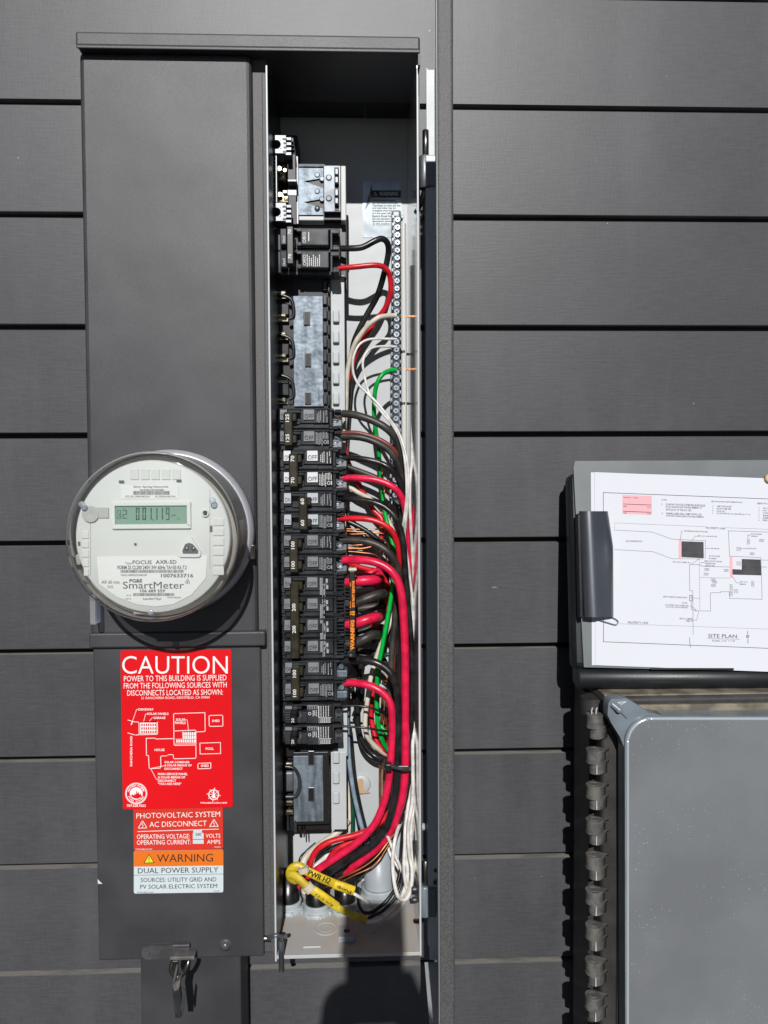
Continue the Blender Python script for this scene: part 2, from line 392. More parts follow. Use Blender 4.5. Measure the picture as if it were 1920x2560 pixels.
    def build(s, name, mats, parent=None, **props):
        if not isinstance(mats, (list, tuple)): mats = [mats]
        org = ORG.get(parent.name, Vector((0, 0, 0))) if parent else Vector((0, 0, 0))
        me = bpy.data.meshes.new(name); me.from_pydata([tuple(v - org) for v in s.v], [], s.f); 
        for m in mats: me.materials.append(m)
        for p, i, sm in zip(me.polygons, s.mi, s.sm): p.material_index = i; p.use_smooth = sm
        me.update()
        o = bpy.data.objects.new(name, me); scene.collection.objects.link(o)
        if parent: o.parent = parent; ORG[o.name] = org
        for k, v in props.items(): o[k] = v
        return o

def thing(name, loc, label, cat, group=None):
    o = bpy.data.objects.new(name, None); scene.collection.objects.link(o); o.location = loc; o.empty_display_size = .02
    o['label'] = label; o['category'] = cat
    if group: o['group'] = group
    ORG[o.name] = Vector(loc); return o
def solo(o, label, cat, group=None):
    o['label'] = label; o['category'] = cat
    if group: o['group'] = group
    return o
def fix_normals(o):
    b = bmesh.new(); b.from_mesh(o.data); bmesh.ops.recalc_face_normals(b, faces=b.faces[:]); b.to_mesh(o.data); b.free(); return o
def kids(o): return [c for c in bpy.data.objects if c.parent == o]
def copy_tree(o, children, parent=None):
    c = o.copy(); scene.collection.objects.link(c); c.parent = parent; ORG[c.name] = ORG.get(o.name, Vector((0, 0, 0)))
    for ch in children.get(o.name, []): copy_tree(ch, children, c)
    return c
# ================================================================ large structure
YF, YC, YB, YK, YM = -.100, -.112, .060, -.035, -.193
g = MB(); g.box(-12, 12, -20, 1.5, -1.60, -1.50)
gr = g.build('ground', M['ground']); gr['kind'] = 'structure'

wall = thing('siding_wall', (0, 0, -1.5), 'dark grey wall of wide horizontal siding boards with narrow gaps behind the electrical panel', 'wall')
EX0, EX1 = W(225, 1210, YF).x, W(1046, 1210, YF).x          # enclosure sides
PX = W(677, 1210, YF).x                                       # partition
ZTOP = W(620, 84, YC).z; ZBOT = W(870, 2389, YF).z
LBOT = W(440, 2403, YF).z
gy = [271, 546, 820, 1085, 1348, 1612, 1874, 2135, 2394]
gz = [W(1500, y, 0).z for y in gy]
pitch = (gz[0] - gz[-1]) / 8
gz = [gz[0] + 2 * pitch, gz[0] + pitch] + gz + [gz[-1] - k * pitch for k in (1, 2, 3, 4, 5, 6)]
GAP = .0066; HX0, HX1 = EX0 + .004, EX1 + .003; HT, HB = ZTOP - .006, ZBOT - .002
for a, b in zip(gz, gz[1:]):
    z1, z0 = a - GAP / 2, b + GAP / 2
    spans = []
    if z0 > HT or z1 < HB: spans.append((-1.6, 2.2, z0, z1))
    elif z1 > HT: spans.append([(-1.6, z0), (HX0, z0), (HX0, HT), (HX1, HT), (HX1, z0), (2.2, z0), (2.2, z1), (-1.6, z1)])
    elif z0 < HB: spans.append([(-1.6, z0), (2.2, z0), (2.2, z1), (HX1, z1), (HX1, HB), (HX0, HB), (HX0, z1), (-1.6, z1)])
    else: spans.append((-1.6, HX0, z0, z1)); spans.append((HX1, 2.2, z0, z1))
    for sp_ in spans:
        m = MB(); yy = (rnd() - .5) * .0008
        if isinstance(sp_, list): m.prism(sp_, yy, .011)
        else: m.box(sp_[0], sp_[1], yy, .011, sp_[2], sp_[3], .0008, 1)
        o = m.build('siding_board', [M['siding'], M['ledge']], wall)
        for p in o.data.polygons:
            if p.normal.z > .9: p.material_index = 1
m = MB()
for (xa, xb, za, zb) in ((-1.6, HX0, -1.5, 1.2), (HX1, 2.2, -1.5, 1.2), (HX0, HX1, HT, 1.2), (HX0, HX1, -1.5, HB)): m.box(xa, xb, .0112, .03, za, zb)
m.build('sheathing', M['gapdark'], wall)

# ---------------------------------------------------------------- electrical panel
panel = thing('electrical_panel', ((EX0 + EX1) / 2, 0, ZBOT), 'tall dark grey meter and breaker panel on siding wall, right compartment open, door swung aside', 'electrical panel')
# cap
m = MB(); zc0 = W(620, 125, YC).z
m.box(W(210, 1210, YC).x, W(1054, 1210, YC).x, YC, .002, zc0 + .002, ZTOP, .0022, 3)
m.box(W(210, 1210, YC).x + .0003, W(1054, 1210, YC).x - .0003, YC + .0006, YC + .0025, zc0, zc0 + .006, .001)
m.box(W(1054, 1210, YC).x - .002, W(1054, 1210, YC).x + .0004, YC + .002, .001, zc0 - .012, zc0 + .006)
m.build('top_cap', M['paint'], panel)
# left compartment covers
zt = W(420, 131, YF).z; zm = W(440, 1590, YF).z
m = MB(); m.box(EX0 - .0035, W(640, 1210, YF).x, YF, -.012, zm, zt, .0055, 3)
m.box(EX0 - .004, W(664, 1600, YF).x, YF - .0022, -.02, W(440, 1617, YF).z, W(440, 1580, YF).z, .002, 3)
cov = m.build('meter_cover', M['paint'], panel)
mc = Vector((-.2005, YF, W(466, 1330, YF).z))
m = MB(); q = Matrix(((1, 0, 0), (0, 0, -1), (0, 1, 0)))     # axis out of the wall
m.rev([(.0985, -.0002), (.0975, .0001), (.0960, .00025), (.0945, .0001), (.0935, -.0002)], (mc.x, YF, mc.z), q, 72, True, False)

m = MB(); m.box(EX0 - .002, W(647, 1210, YF + .004).x, YF + .004, -.012, LBOT, W(440, 1612, YF).z, .0022, 2)
m.box(EX0 - .0015, W(646, 1210, YF + .004).x, YF + .012, -.0, LBOT - .003, LBOT + .01, .001)
m.build('lower_cover', M['paint'], panel)
# flange between covers and opening
m = MB(); m.box(W(641, 1210, YF).x - .004, PX - .0006, YF + .010, -.01, ZBOT + .001, zc0 + .004)
m.box(PX - .006, PX - .0008, YF + .006, -.02, ZBOT + .002, zc0 - .014, .001)
m.build('compartment_flange', M['paintrough'], panel)
# partition sheet with bright edge
m = MB(); m.box(PX - .0006, PX + .0008, YF + .0015, YB, ZBOT - .004, zc0 - .0095); m.box(PX - .002, PX - .0008, -.085, YB, zc0 - .02, ZTOP - .0045)
m.build('partition', M['shadein'], panel)
m = MB(); m.box(PX - .0009, PX + .0011, YF - .001, YF + .0015, ZBOT - .004, zc0 - .0095, .0004)
m.build('partition_edge', M['greytrim'], panel)
ZCEIL = ZTOP - .006
m = MB(); m.box(PX - .002, EX1 + .0022, YB, YB + .0015, ZBOT - .001, ZCEIL + .0016)
for (cx, cy, rr) in ((975, 2080, 24), (975, 2080, 36)):      # knock-out rings pressed into the back
    c = W(cx, cy, YB); k = 1.005 / F
    m.rev([(rr * k + .0012, 0), (rr * k + .0006, .0007), (rr * k - .0006, .0007), (rr * k - .0012, 0)], (c.x, YB, c.z), q, 40, True, False)
m.build('back_plate', M['grey'], panel)
m = MB(); m.cur = 0
c = W(902, 1960, YB); k = 1.005 / F
m.rev([(26 * k, 0), (24 * k, .003), (21 * k, .004), (.0001, .0042)], (c.x, YB, c.z), q, 32, True, False)
m.build('mount_boss', M['grey'], panel)
m = MB(); m.pprism([(894, 1957), (897, 1948), (904, 1946), (909, 1952), (908, 1974), (926, 1982), (910, 1984), (896, 1983)], YB - .0048, YB - .0044)
m.build('mount_slot', mat('bare_plywood', (.5, .33, .18), .8), panel)
m = MB(); m.box(PX - .002, EX1 + .0022, YC + .006, YB, ZCEIL, ZCEIL + .0015); m.build('ceiling_plate', M['shadein'], panel)
# floor tray
m = MB(); zf = W(870, 2386, YF).z
m.box(PX + .0012, EX1 - .0002, YF + .001, YB, zf - .0015, zf)
m.box(PX + .0012, EX1 - .0002, YF, YF + .0012, zf - .0035, zf + .0006, .0005)
m.build('floor_tray', M['greydust'], panel)
def floorpt(px, py):
    d = R3 @ Vector(((px - 960) / F, -(py - 1280) / F, -1)); t = (zf - CAM.z) / d.z; return CAM + d * t
for (px, py, r) in ((815, 2322, .0125), (922, 2318, .0115)):
    c = floorpt(px, py); m = MB()
    m.rev([(r + .0012, 0), (r + .0004, .0006), (r - .0004, .0006), (r - .0012, 0)], (c.x, c.y, zf), None, 36, True, False)
    m.rev([(r * .55 + .0008, 0), (r * .55, .0004), (r * .55 - .0008, 0)], (c.x, c.y, zf), None, 30, True, False)
    m.build('knockout', M['greydust'], panel)
c = floorpt(867, 2342); m = MB(); m.box(c.x - .0095, c.x + .0095, c.y - .012, c.y + .012, zf, zf + .007, .001)
m.cur = 1; m.cyl((c.x, c.y, zf + .007), (0, 0, 1), .0035, .0006, 18); m.cur = 2; m.cyl((c.x, c.y - .001, zf + .0076), (0, 0, 1), .0012, .002, 10)
m.build('door_catch', [M['pvc'], M['blackdk'], M['steel']], panel)
c = floorpt(780, 2368); m = MB(); m.box(c.x - .010, c.x + .010, c.y - .001, c.y + .001, zf, zf + .0012, .0004); m.build('floor_rib', M['greytrim'], panel)
# right wall of the opening
m = MB(); m.box(EX1 - .0004, EX1 + .0012, YF + .001, YB, ZBOT - .001, zc0 + .003); m.box(EX1 + .0013, EX1 + .0022, -.085, YB, zc0 - .01, ZTOP - .0045)
m.build('side_wall', mat('grey_side_sheet', (.42, .43, .43), .12, .55, noise=.1, nscale=12), panel)
m = MB(); m.box(EX1 - .0006, EX1 + .0016, YF - .001, YF + .001, ZBOT - .002, zc0 - .010, .0005)
m.build('side_edge', M['greytrim'], panel)
m = MB(); m.box(EX1 + .0014, EX1 + .0045, YF + .02, -.001, ZBOT + .004, zc0 + .004); m.build('outer_side', M['paint'], panel)
# reflection in the glossy right wall, put in as a pale tube
m = MB(); xw = W(1011, 1210, .0).x
m.tube([(xw, .0, W(1005, y, 0).z) for y in (560, 900, 1180)], .0034, 12, 2)
m.build('wall_reflection', mat('pale_reflection', (.62, .61, .58), .3), panel)
# things in the dark top
m = MB(); a, b = W(842, 233, YB - .012), W(1000, 242, YB - .012)
m.box(a.x, b.x, YB - .014, YB - .006, a.z - .008, a.z, .001); m.box(a.x - .012, b.x + .008, YB - .010, YB - .008, a.z - .005, a.z - .003)
m.cyl((W(913, 270, YB - .02).x, YB - .03, W(913, 270, YB - .02).z), (0, 1, 0), .0035, .03, 14)
m.build('cross_bracket', M['darksteel'], panel)
m = MB(); m.box(W(783, 150, .02).x, W(1000, 150, .02).x, .012, .014, W(890, 178, .02).z, W(890, 140, .02).z)
m.build('slot_bar', M['blackdk'], panel)

# warning sticker on the back
t = thing('back_warning_sticker', W(953, 590, YB), 'foil and white warning sticker on the grey back plate, half in shade', 'sticker')
m = MB(); m.pbox(907, 452, 1004, 594, YB - .0006, YB - .0002); m.build('sheet', M['stickerfoil'], t)
m = MB(); m.pquad(930, 500, 1004, 564, YB - .001); m.add([L(ID, x, y, YB - .001) for x, y in ((930, 460), (930, 500), (912, 524), (934, 580), (930, 564))], [(0, 1, 2, 3, 4)])
m.build('white_field', M['signwhite'], t)
m = MB(); m.pquad(928, 476, 1002, 493, YB - .0012); m.build('header', M['blackdk'], t)
m = MB(); m.text('WARNING', 948, 479, 996, 490, YB - .0015, bold=.02); m.line([(934, 490), (938, 480), (942, 490)], 1.2, YB - .0015, True)
m.build('header_lettering', M['signwhite'], t)
m = MB()
for i, s_ in enumerate(['Electric Shock Hazard', 'Do not touch terminals.', 'Terminals on both the line', 'and load sides may be', 'energized when the breaker', 'is in the open (off) position.', 'Electric Shock Hazard', 'Do not connect a backfed', '(generator) power supply', 'to this position.']):
    yy = 498 + i * 6.6; m.text(s_, 931, yy, 931 + min(70, len(s_) * 2.75), yy + 4.8, YB - .0013, bold=.02)
m.build('lettering', M['inkgrey'], t)

# ---------------------------------------------------------------- bus assembly in the panel
Z3 = zr(640, 560, .3134); Z6 = zr(640, 1800, .3134)
def bus_section(y0, y1, plate, slots, name='bus_plate'):
    m = MB(); m.pbox(734, y0, 808, y1, -.004, -.0015, .0004)
    for k in (.25, .5, .72):
        x = 734 + k * 74; m.pbox(x - 1.2, y0 + 2, x + 1.2, y1 - 2, -.0046, -.004)
    m.build(name, M['tin'], panel)
    for (sx, sy, sh) in slots:
        m = MB(); m.pbox(sx - 8, sy - sh, sx + 8, sy + sh, -.0062, -.0041, .0008); m.build('slot_rim', M['alu'], panel)
        m = MB(); m.pbox(sx - 6, sy - sh + 2.5, sx + 6, sy + sh - 2, -.0066, -.0063); m.build('slot_opening', M['blackdk'], panel)
bus_section(740, 1016, 1, [(767, 795, 18), (770, 899, 18), (770, 995, 16)])
bus_section(1890, 2054, 1, [(778, 1986, 18), (778, 1895, 18)])
# black moulded base behind everything
m = MB(); m.pbox(676, 690, 735, 1020, .008, .058); m.pbox(806, 690, 826, 1020, .0, .058); m.pbox(735, 690, 806, 1020, -.001, .058)
m.pbox(690, 1010, 842, 1890, .002, .058); m.pbox(676, 1880, 822, 2075, .012, .058); m.pbox(733, 1880, 822, 2062, -.0012, .012, .001)
m.pbox(806, 1890, 822, 2056, -.003, -.0013)
m.build('bus_base', M['blackdk'], panel)
m = MB()
for i in range(9):
    y = 700 + i * 35.5; m.pbox(807, y, 818, y + 26, -.005, .001, .001); m.pbox(819, y + 6, 825, y + 30, -.008, .001, .001)
m.build('base_ribs', M['blackpl'], panel)
# breaker stabs and their black hoods at the left
for i, y in enumerate((735, 792, 838, 893, 946, 1003)):
    m = MB(); m.pbox(672, y - 9, 716, y + 1, -.004, .004, .0015); m.pbox(674, y + 2, 722, y + 13, .002, .010, .001)
    m.build('bus_stab', M['brass'], panel)
for i, y in enumerate((765, 865, 966)):
    m = MB(); a = [(W(x, yy, -.006)) for x, yy in ((676, y - 26), (700, y - 28), (726, y - 18), (733, y), (733, y + 25), (722, y + 33))]
    m.tube([(p.x, p.y, p.z) for p in a], .0022, 8, 5); m.pbox(676, y - 6, 722, y + 22, .001, .012, .001)
    m.build('stab_hood', M['blackpl'], panel)
for (y, hgt) in ((1955, 26), (1912, 8), (2008, 8), (2032, 8)):
    m = MB(); m.pbox(708, y - hgt, 735, y + hgt, -.002, .006, .003, 3); m.pbox(690, y - hgt * .6, 710, y + hgt * .6, .002, .010, .002)
    m.build('bus_stab', M['alu'] if hgt > 10 else M['brass'], panel)
m = MB(); a = [W(x, y, -.008) for x, y in ((712, 1916), (735, 1921), (747, 1942), (748, 1972), (738, 1990), (712, 1992))]
m.tube(a, .0022, 8, 5); m.pbox(712, 2036, 722, 2078, .0, .012, .001); m.pbox(734, 2050, 742, 2082, -.004, .01, .001); m.build('stab_hood', M['blackpl'], panel)
m = MB(); 
for x in (753, 760): m.pbox(x - 1.5, 2074, x + 1.5, 2094, -.002, .02)
m.build('base_prongs', M['blackdk'], panel)
# grey rail with hooks
for (ya, yb) in ((688, 1100), (1880, 2074)):
    m = MB(); m.pbox(828, ya, 866 if ya > 1000 else 862, yb, .001, .0022, .0008); m.build('hook_rail', M['grey'], panel)
m = MB(); m.pbox(826, 1100, 866, 1890, .004, .0055); m.build('hook_rail', M['grey'], panel)
for y in [791 + i * 51.4 for i in range(5)] + [1895, 1946, 1996]:
    m = MB(); m.pbox(832, y - 16, 848, y + 14, -.0045, -.0012, .002, 3); m.pbox(832, y - 16, 836, y + 12, -.0012, .001)
    m.build('rail_hook', M['grey'], panel)
# upper lug assembly
ZT = zr(670, 320, .1808)
def lug(y0, name='main_lug'):
    m = MB(); X = lambda v: 670 + v * .1808
    ya = y0; hole = W(691, ya + 23, -.045); c0 = [L(ID, X(50), ya, -.045), L(ID, X(320), ya + 45, -.045)]
    # top plate with round hole
    seg = 20; rr = 11 * .9 / F; sq = []
    xa, xb, zb, za = c0[0].x, c0[1].x, c0[0].z, c0[1].z
    m.box(xa, hole.x - rr, -.045, -.020, za, zb); m.box(hole.x + rr, xb - .006, -.045, -.020, za, zb)
    m.box(hole.x - rr, hole.x + rr, -.045, -.020, za, hole.z - rr); m.box(hole.x - rr, hole.x + rr, -.045, -.020, hole.z + rr, zb)
    ring = []
    for k in range(seg):
        a = 2 * math.pi * k / seg; s_ = 1 / max(abs(math.cos(a)), abs(math.sin(a)))
        ring.append(((hole.x + rr * math.cos(a), -.0452, hole.z + rr * math.sin(a)), (hole.x + rr * s_ * math.cos(a), -.0452, hole.z + rr * s_ * math.sin(a))))
    for k in range(seg):
        a, b = ring[k], ring[(k + 1) % seg]; m.add([a[0], a[1], b[1], b[0]], [(0, 1, 2, 3)])
    for k in range(4):
        z = zb - .0015 - k * .0056; m.box(xb - .006, xb, -.045, -.03, z - .0036, z - .0008)
    o = m.build(name, M['alu'], panel)
    m = MB()
    for k, (xx, w_) in enumerate(((200, 60), (212, 48), (216, 42), (205, 50))):
        y = ya + 7 + k * 10.5; m.pquad(X(xx), y, X(xx + w_), y + 4, -.0456)
    m.build('lug_slot', M['blackdk'], o)
    return o
lug(338); lug(507)
m = MB()
for k in range(12):
    y = 388 + k * 10; 
    if k != 6: m.pbox(681, y, 690, y + 5, -.042, -.03, .0005)
m.pbox(689, 385, 692, 505, -.042, -.02)
m.build('lug_comb', M['alu'], panel)
m = MB(); m.pbox(692, 398, 718, 450, -.015, -.005, .002); m.pbox(694, 478, 724, 506, -.015, -.005, .002); m.cyl(W(698, 421, -.03), (0, 1, 0), .0026, .012, 14); m.cyl(W(712, 425, -.028), (0, 1, 0), .002, .012, 12)
m.cyl(W(700, 486, -.03), (0, 1, 0), .0026, .012, 14); m.pbox(706, 474, 718, 484, -.03, -.02, .001)
m.build('lug_saddle', M['brass'], panel)
m = MB(); m.pbox(719, 448, 742, 454, -.03, .0, .0005); m.pbox(718, 474, 742, 489, -.02, .0, .0005); m.pbox(739, 390, 746, 560, -.012, .0, .0005)
m.build('lug_strap', M['alu'], panel)
m = MB(); m.pbox(676, 338, 745, 690, .010, .058); m.pbox(720, 386, 738, 450, -.028, .01); m.pbox(722, 456, 740, 474, -.015, .01); m.pbox(722, 490, 740, 560, -.02, .01)
for k in range(5):
    a = W(729 + k * 1.5, 345 + k * 10, -.04 + k * .004); m.box(a.x, a.x + .002, a.y, .01, a.z - .004, a.z)
m.build('lug_insulator', M['blackdk'], panel)
# big zinc plate with two wedge cut-outs and a raised strip
m = MB()
P = [(746, 414), (808, 414), (808, 446), (800, 446), (759, 453), (808, 470), (808, 498), (800, 498), (759, 505), (808, 522), (808, 537), (746, 537)]
m.pprism(P, -.012, -.010); m.pbox(746, 413, 808, 417, -.014, -.010, .001)
o = m.build('mounting_plate', M['tin'], panel); fix_normals(o)
m = MB()
for x, y in ((793, 437), (793, 478), (805, 447), (805, 498)):
    c = W(x, y, -.0123); m.rev([(.0032, 0), (.003, .0005), (.0022, .0006)], c, q, 20)
c = W(793, 521, -.0125); m.rev([(.0034, 0), (.003, .0014), (.0008, .0018)], c, q, 20)
m.text('2', 766, 475, 777, 483, -.0125, rot=1, bold=.01)
m.build('plate_emboss', M['steel'], o)
m = MB(); m.pbox(746, 410, 812, 540, -.0098, -.006); m.build('plate_backing', M['blackdk'], panel)
m = MB(); m.pbox(809, 413, 852, 530, -.018, -.012, .0008)
o = m.build('raised_strip', M['steel'], panel)
m = MB()
for y in (444, 496): m.rev([(.0036, 0), (.0034, .0006), (.0024, .0008)], W(822, y, -.0182), q, 20)
m.build('rivet', M['steel'], o)
m = MB(); m.pbox(836, 418, 848, 526, -.0188, -.0181); m.pbox(810, 531, 854, 549, -.010, .0); m.build('strip_channel', M['blackdk'], panel)
m = MB()
for y0_, y1_ in ((420, 437), (440, 458), (471, 490), (493, 510)): m.pbox(836, y0_, 847, y1_, -.0255, -.0189, .0014)
m.build('contact_jaw', M['alu'], panel)
m = MB(); m.pbox(852, 414, 865, 551, -.014, .004, .001); m.pbox(747, 540, 810, 551, -.014, .004, .001)
m.build('support_frame', mat('pale_grey_frame', (.55, .56, .54), .45), panel)
m = MB(); m.pbox(745, 551, 866, 700, .002, .058, .001); m.build('support_block', mat('dark_grey_block', (.035, .034, .033), .4), panel)
m = MB(); m.pbox(742, 672, 800, 696, -.002, .001); m.pbox(742, 704, 800, 738, .0, .001); m.build('dim_tab', mat('olive_tab', (.06, .06, .03), .4), panel)

# neutral terminal bar down the right
bar = MB(); bar.pbox(984, 528, 1000, 1262, .006, .018, .0008)
bar = bar.build('terminal_bar', M['steel'], panel)
BARX = lambda y: 992.5 - (y - 540) * .0085 + (2 if y < 560 else 0)
m = MB(); m.pbox(981, 528, 1004, 1262, .0182, .03); m.build('bar_support', M['blackdk'], panel)
scr = None
for i in range(37):
    y = 550 + i * 19.1
    if y > 1258: break
    x = 994 - (y - 550) * .009
    c = W(x, y, .0055)
    for dx, nm in ((-11, 0), (11, 0)):
        pass
    m = MB(); a = random.random() * 3.1
    m.rev([(.0036, 0), (.0036, .0018), (.003, .0026)], (c.x, .006, c.z), q, 16)
    m.cur = 1
    for k in (0, 1):
        u = Vector((math.cos(a + k * math.pi / 2), 0, math.sin(a + k * math.pi / 2))); w_ = Vector((-u.z, 0, u.x)) * .00045; e = Vector((c.x, .0032, c.z))
        m.add([e - u * .0022 - w_, e + u * .0022 - w_, e + u * .0022 + w_, e - u * .0022 + w_], [(0, 1, 2, 3)])
    s_ = m.build('terminal_screw', [M['screw'], M['inkgrey']], bar)
m = MB()
for i in range(38):
    y = 541 + i * 19.1; x = 994 - (y - 550) * .009
    m.pbox(x - 14, y - 5, x - 8.5, y + 5, .004, .016, .001); m.pbox(x + 8.5, y - 5, x + 14, y + 5, .004, .016, .001)
m.build('bar_lobes', M['screw'], bar)
m = MB(); 
for i in range(38):
    y = 541 + i * 19.1; x = 994 - (y - 550) * .009; m.pbox(x - 8, y - 1.6, x + 8, y + 1.6, .0052, .0058)
m.build('bar_groove', M['blackdk'], bar)
for y in (880, 1009): 
    m = MB(); m.tube([(xw - .001, 0, W(1005, y - 3, 0).z), (xw - .001, 0, W(1005, y + 3, 0).z)], .0038, 12, 1); m.build('reflection_band', M['darksteel'], panel)  # dark bands of the wall reflection, added as short collars

# door standing open, seen almost edge on
HXp = EX1 + .0115; LX = W(1094, 1210, -.272).x
m = MB()
# skin from hinge (HXp+.004) to free edge
dz1, dz0 = W(1075, 174, -.11).z + .002, ZBOT - .010
def slab(m, x0, y0, x1, y1, t, z0, z1):
    d = Vector((x1 - x0, y1 - y0, 0)).normalized(); n = Vector((d.y, -d.x, 0)) * t
    a, b = Vector((x0, y0, 0)), Vector((x1, y1, 0)); vs = []
    for p in (a, b, b + n, a + n): vs += [(p.x, p.y, z0), (p.x, p.y, z1)]
    return m.add(vs, [(0, 1, 3, 2), (2, 3, 5, 4), (4, 5, 7, 6), (6, 7, 1, 0), (0, 2, 4, 6), (1, 7, 5, 3)])
OX = LX + .0118
m.cur = 0
slab(m, HXp + .008, -.088, OX, -.266, -.0012, dz0, dz1)
o = m.build('door', M['grey'], panel); fix_normals(o)
m = MB()
slab(m, HXp + .0094, -.088, OX + .0014, -.268, -.0012, dz0 - .001, dz1 + .001)
m.box(LX, OX + .0026, -.2735, -.268, dz0 - .001, dz1 + .001, .0026, 3)
m.box(OX - .001, OX + .0014, -.272, -.262, dz0, dz1, .001)
o = m.build('door_skin', M['paintrough'], panel); fix_normals(o)
m = MB(); m.box(LX - .0002, LX + .0008, -.2725, -.266, dz0, dz1); m.build('door_lip_edge', M['doorlip'], panel)
m = MB(); m.add([(HXp - .0065, -.1, dz0), (LX - .0045, -.268, dz0), (OX, -.268, dz0), (HXp + .008, -.1, dz0), (HXp - .0065, -.1, dz0 - .0015), (LX - .0045, -.268, dz0 - .0015), (OX, -.268, dz0 - .0015), (HXp + .008, -.1, dz0 - .0015)],
    [(0, 1, 2, 3), (4, 7, 6, 5), (0, 4, 5, 1), (1, 5, 6, 2), (2, 6, 7, 3), (3, 7, 4, 0)])
o = m.build('door_bottom_lip', M['grey'], panel); fix_normals(o)
m = MB(); zl1 = W(1080, 398, -.12).z; zl0 = W(1080, 2395, -.12).z
m.box(W(1067, 1210, -.098).x, HXp + .0085, -.0985, -.0962, zl0, zl1, .0006)
m.box(W(1067, 1210, -.098).x, W(1067, 1210, -.098).x + .0014, -.0962, -.08, zl0, zl1)
o = m.build('door_liner', M['grey'], panel); fix_normals(o)
m = MB(); m.box(W(1070, 1210, -.095).x, HXp + .0082, -.0955, -.0935, W(1080, 2400, -.095).z, W(1080, 174, -.095).z, .0006); m.build('door_inner_lip', M['grey'], panel)
m = MB(); m.box(W(1070, 1210, -.095).x - .0004, W(1070, 1210, -.095).x + .0006, -.0962, -.0935, W(1080, 395, -.095).z, W(1080, 172, -.095).z); m.build('inner_lip_edge', M['greytrim'], panel)
for (py, dark) in ((432, 0), (2250, 1)):
    hn = MB(); a = W(1062, py, -.095); mm = M['alu'] if not dark else M['boxtrim']
    hn.cyl((a.x, a.y, a.z - .0175), (0, 0, 1), .0068, .035, 20, bev=.001)
    hn.box(a.x, a.x + .012, a.y - .007, a.y + .004, a.z - .0165, a.z + .0165, .001)
    ho = hn.build('hinge', mm, panel)
    hn = MB(); hn.cyl((a.x + .001, a.y, a.z + .0176), (0, 0, 1), .0036, .028, 14, bev=.0006); hn.build('hinge_pin', M['darksteel'], ho)
    hn = MB(); hn.tube([(a.x, a.y, a.z - .018), (a.x - .004, a.y + .01, a.z - .03), (a.x - .008, a.y + .02, a.z - .036)], .003, 8, 4); hn.build('hinge_arm', M['darksteel'], ho)
for (px, py, mm) in ((1081, 415, 'steel'), (1081, 444, 'steel'), (1090, 2176, 'grey'), (1090, 2205, 'darksteel')):
    m = MB(); c = W(px, py, -.0986)
    m.rev([(.0036, 0), (.0036, .0008), (.0026, .0008), (.0022, -.0)], c, q, 18, True, False); m.cur = 1; m.rev([(.0001, .0001), (.0024, .0001)], c, q, 18, True, False); m.build('liner_screw', [M[mm], M['blackdk']], panel)
for py in (545, 575, 592, 2062, 2214, 2240):
    a = W(1052, py, -.07); m = MB(); m.cyl((EX1 + .002, -.075, a.z), (1, 0, 0), .0042, .006, 12, bev=.0008); m.build('side_bolt', M['blackdk'] if py < 1000 else M['pvc'], panel)
for py in (2214, 2240):
    a = W(1038, py, -.07); m = MB(); m.cyl((EX1 - .0075, -.078, a.z), (1, 0, 0), .0032, .007, 12, bev=.0008); m.build('side_bolt', M['steel'], panel)

# latch, bolt and pad screw at the foot of the lower cover
m = MB(); yl = YF + .0036
pts = []
for k in range(13):
    a = math.pi / 2 + math.pi * k / 12; pts.append((366 + 12 * math.cos(a), 2382 - 17 * math.sin(a)))
pts = [(472, 2362)] + pts + [(475, 2395)]
m.pprism(pts, yl - .0022, yl); m.pbox(430, 2362, 474, 2371, yl - .006, yl - .0022, .0012)
m.cyl(W(366, 2385, yl - .0034), (0, 1, 0), .0036, .002, 16)
o = m.build('latch', mat('latch_highlight_paint', (.062, .062, .066), .36, noise=.2, nscale=60), panel); fix_normals(o)  # tone raised above the cover paint to stand in for edge highlights
m = MB(); c = W(564, 2362, yl); m.rev([(.0072, 0), (.007, .0006), (.0052, .0016), (.005, .0018), (.0042, .0042), (.0022, .0054), (.0006, .0056)], c, q, 28)
m.build('cover_bolt', mat('painted_bolt', (.12, .12, .12), .3, .4), panel)
m = MB(); a = W(703, 2342, -.095); m.tube([W(668, 2345, -.09), W(690, 2338, -.11), a, W(716, 2340, -.09)], .0022, 8, 4); m.cyl(W(703, 2352, -.1), (0, 0, -1), .0032, .035, 12)
m.build('latch_pin', M['steel'], panel)
m = MB(); m.cyl(W(655, 2346, -.09), (1, 0, 0), .004, .012, 10); m.build('latch_nut', M['darksteel'], panel)

# riser cover below the panel
m = MB(); m.box(W(352, 2480, -.06).x, W(603, 2480, -.06).x, -.06, -.001, -1.5, LBOT - .0045, .002)
solo(m.build('riser_cover', M['paint']), 'smooth dark grey riser duct running down from the foot of the meter compartment', 'duct')
# ================================================================ electric meter
mf = W(388, 1347, YM); mb_ = W(466, 1326, YF)
MX, MZ = -.2005, (mf.z + mb_.z) / 2
meter = thing('electric_meter', (MX, YF, MZ), 'round glass-covered electric meter with small green display on the left cover', 'electric meter')
def mrev(name, prof, m_, parent, seg=72, cap=False, x=MX, z=MZ):
    m = MB(); m.rev(prof, (x, 0, z), q, seg, True, cap); return m.build(name, m_, parent)
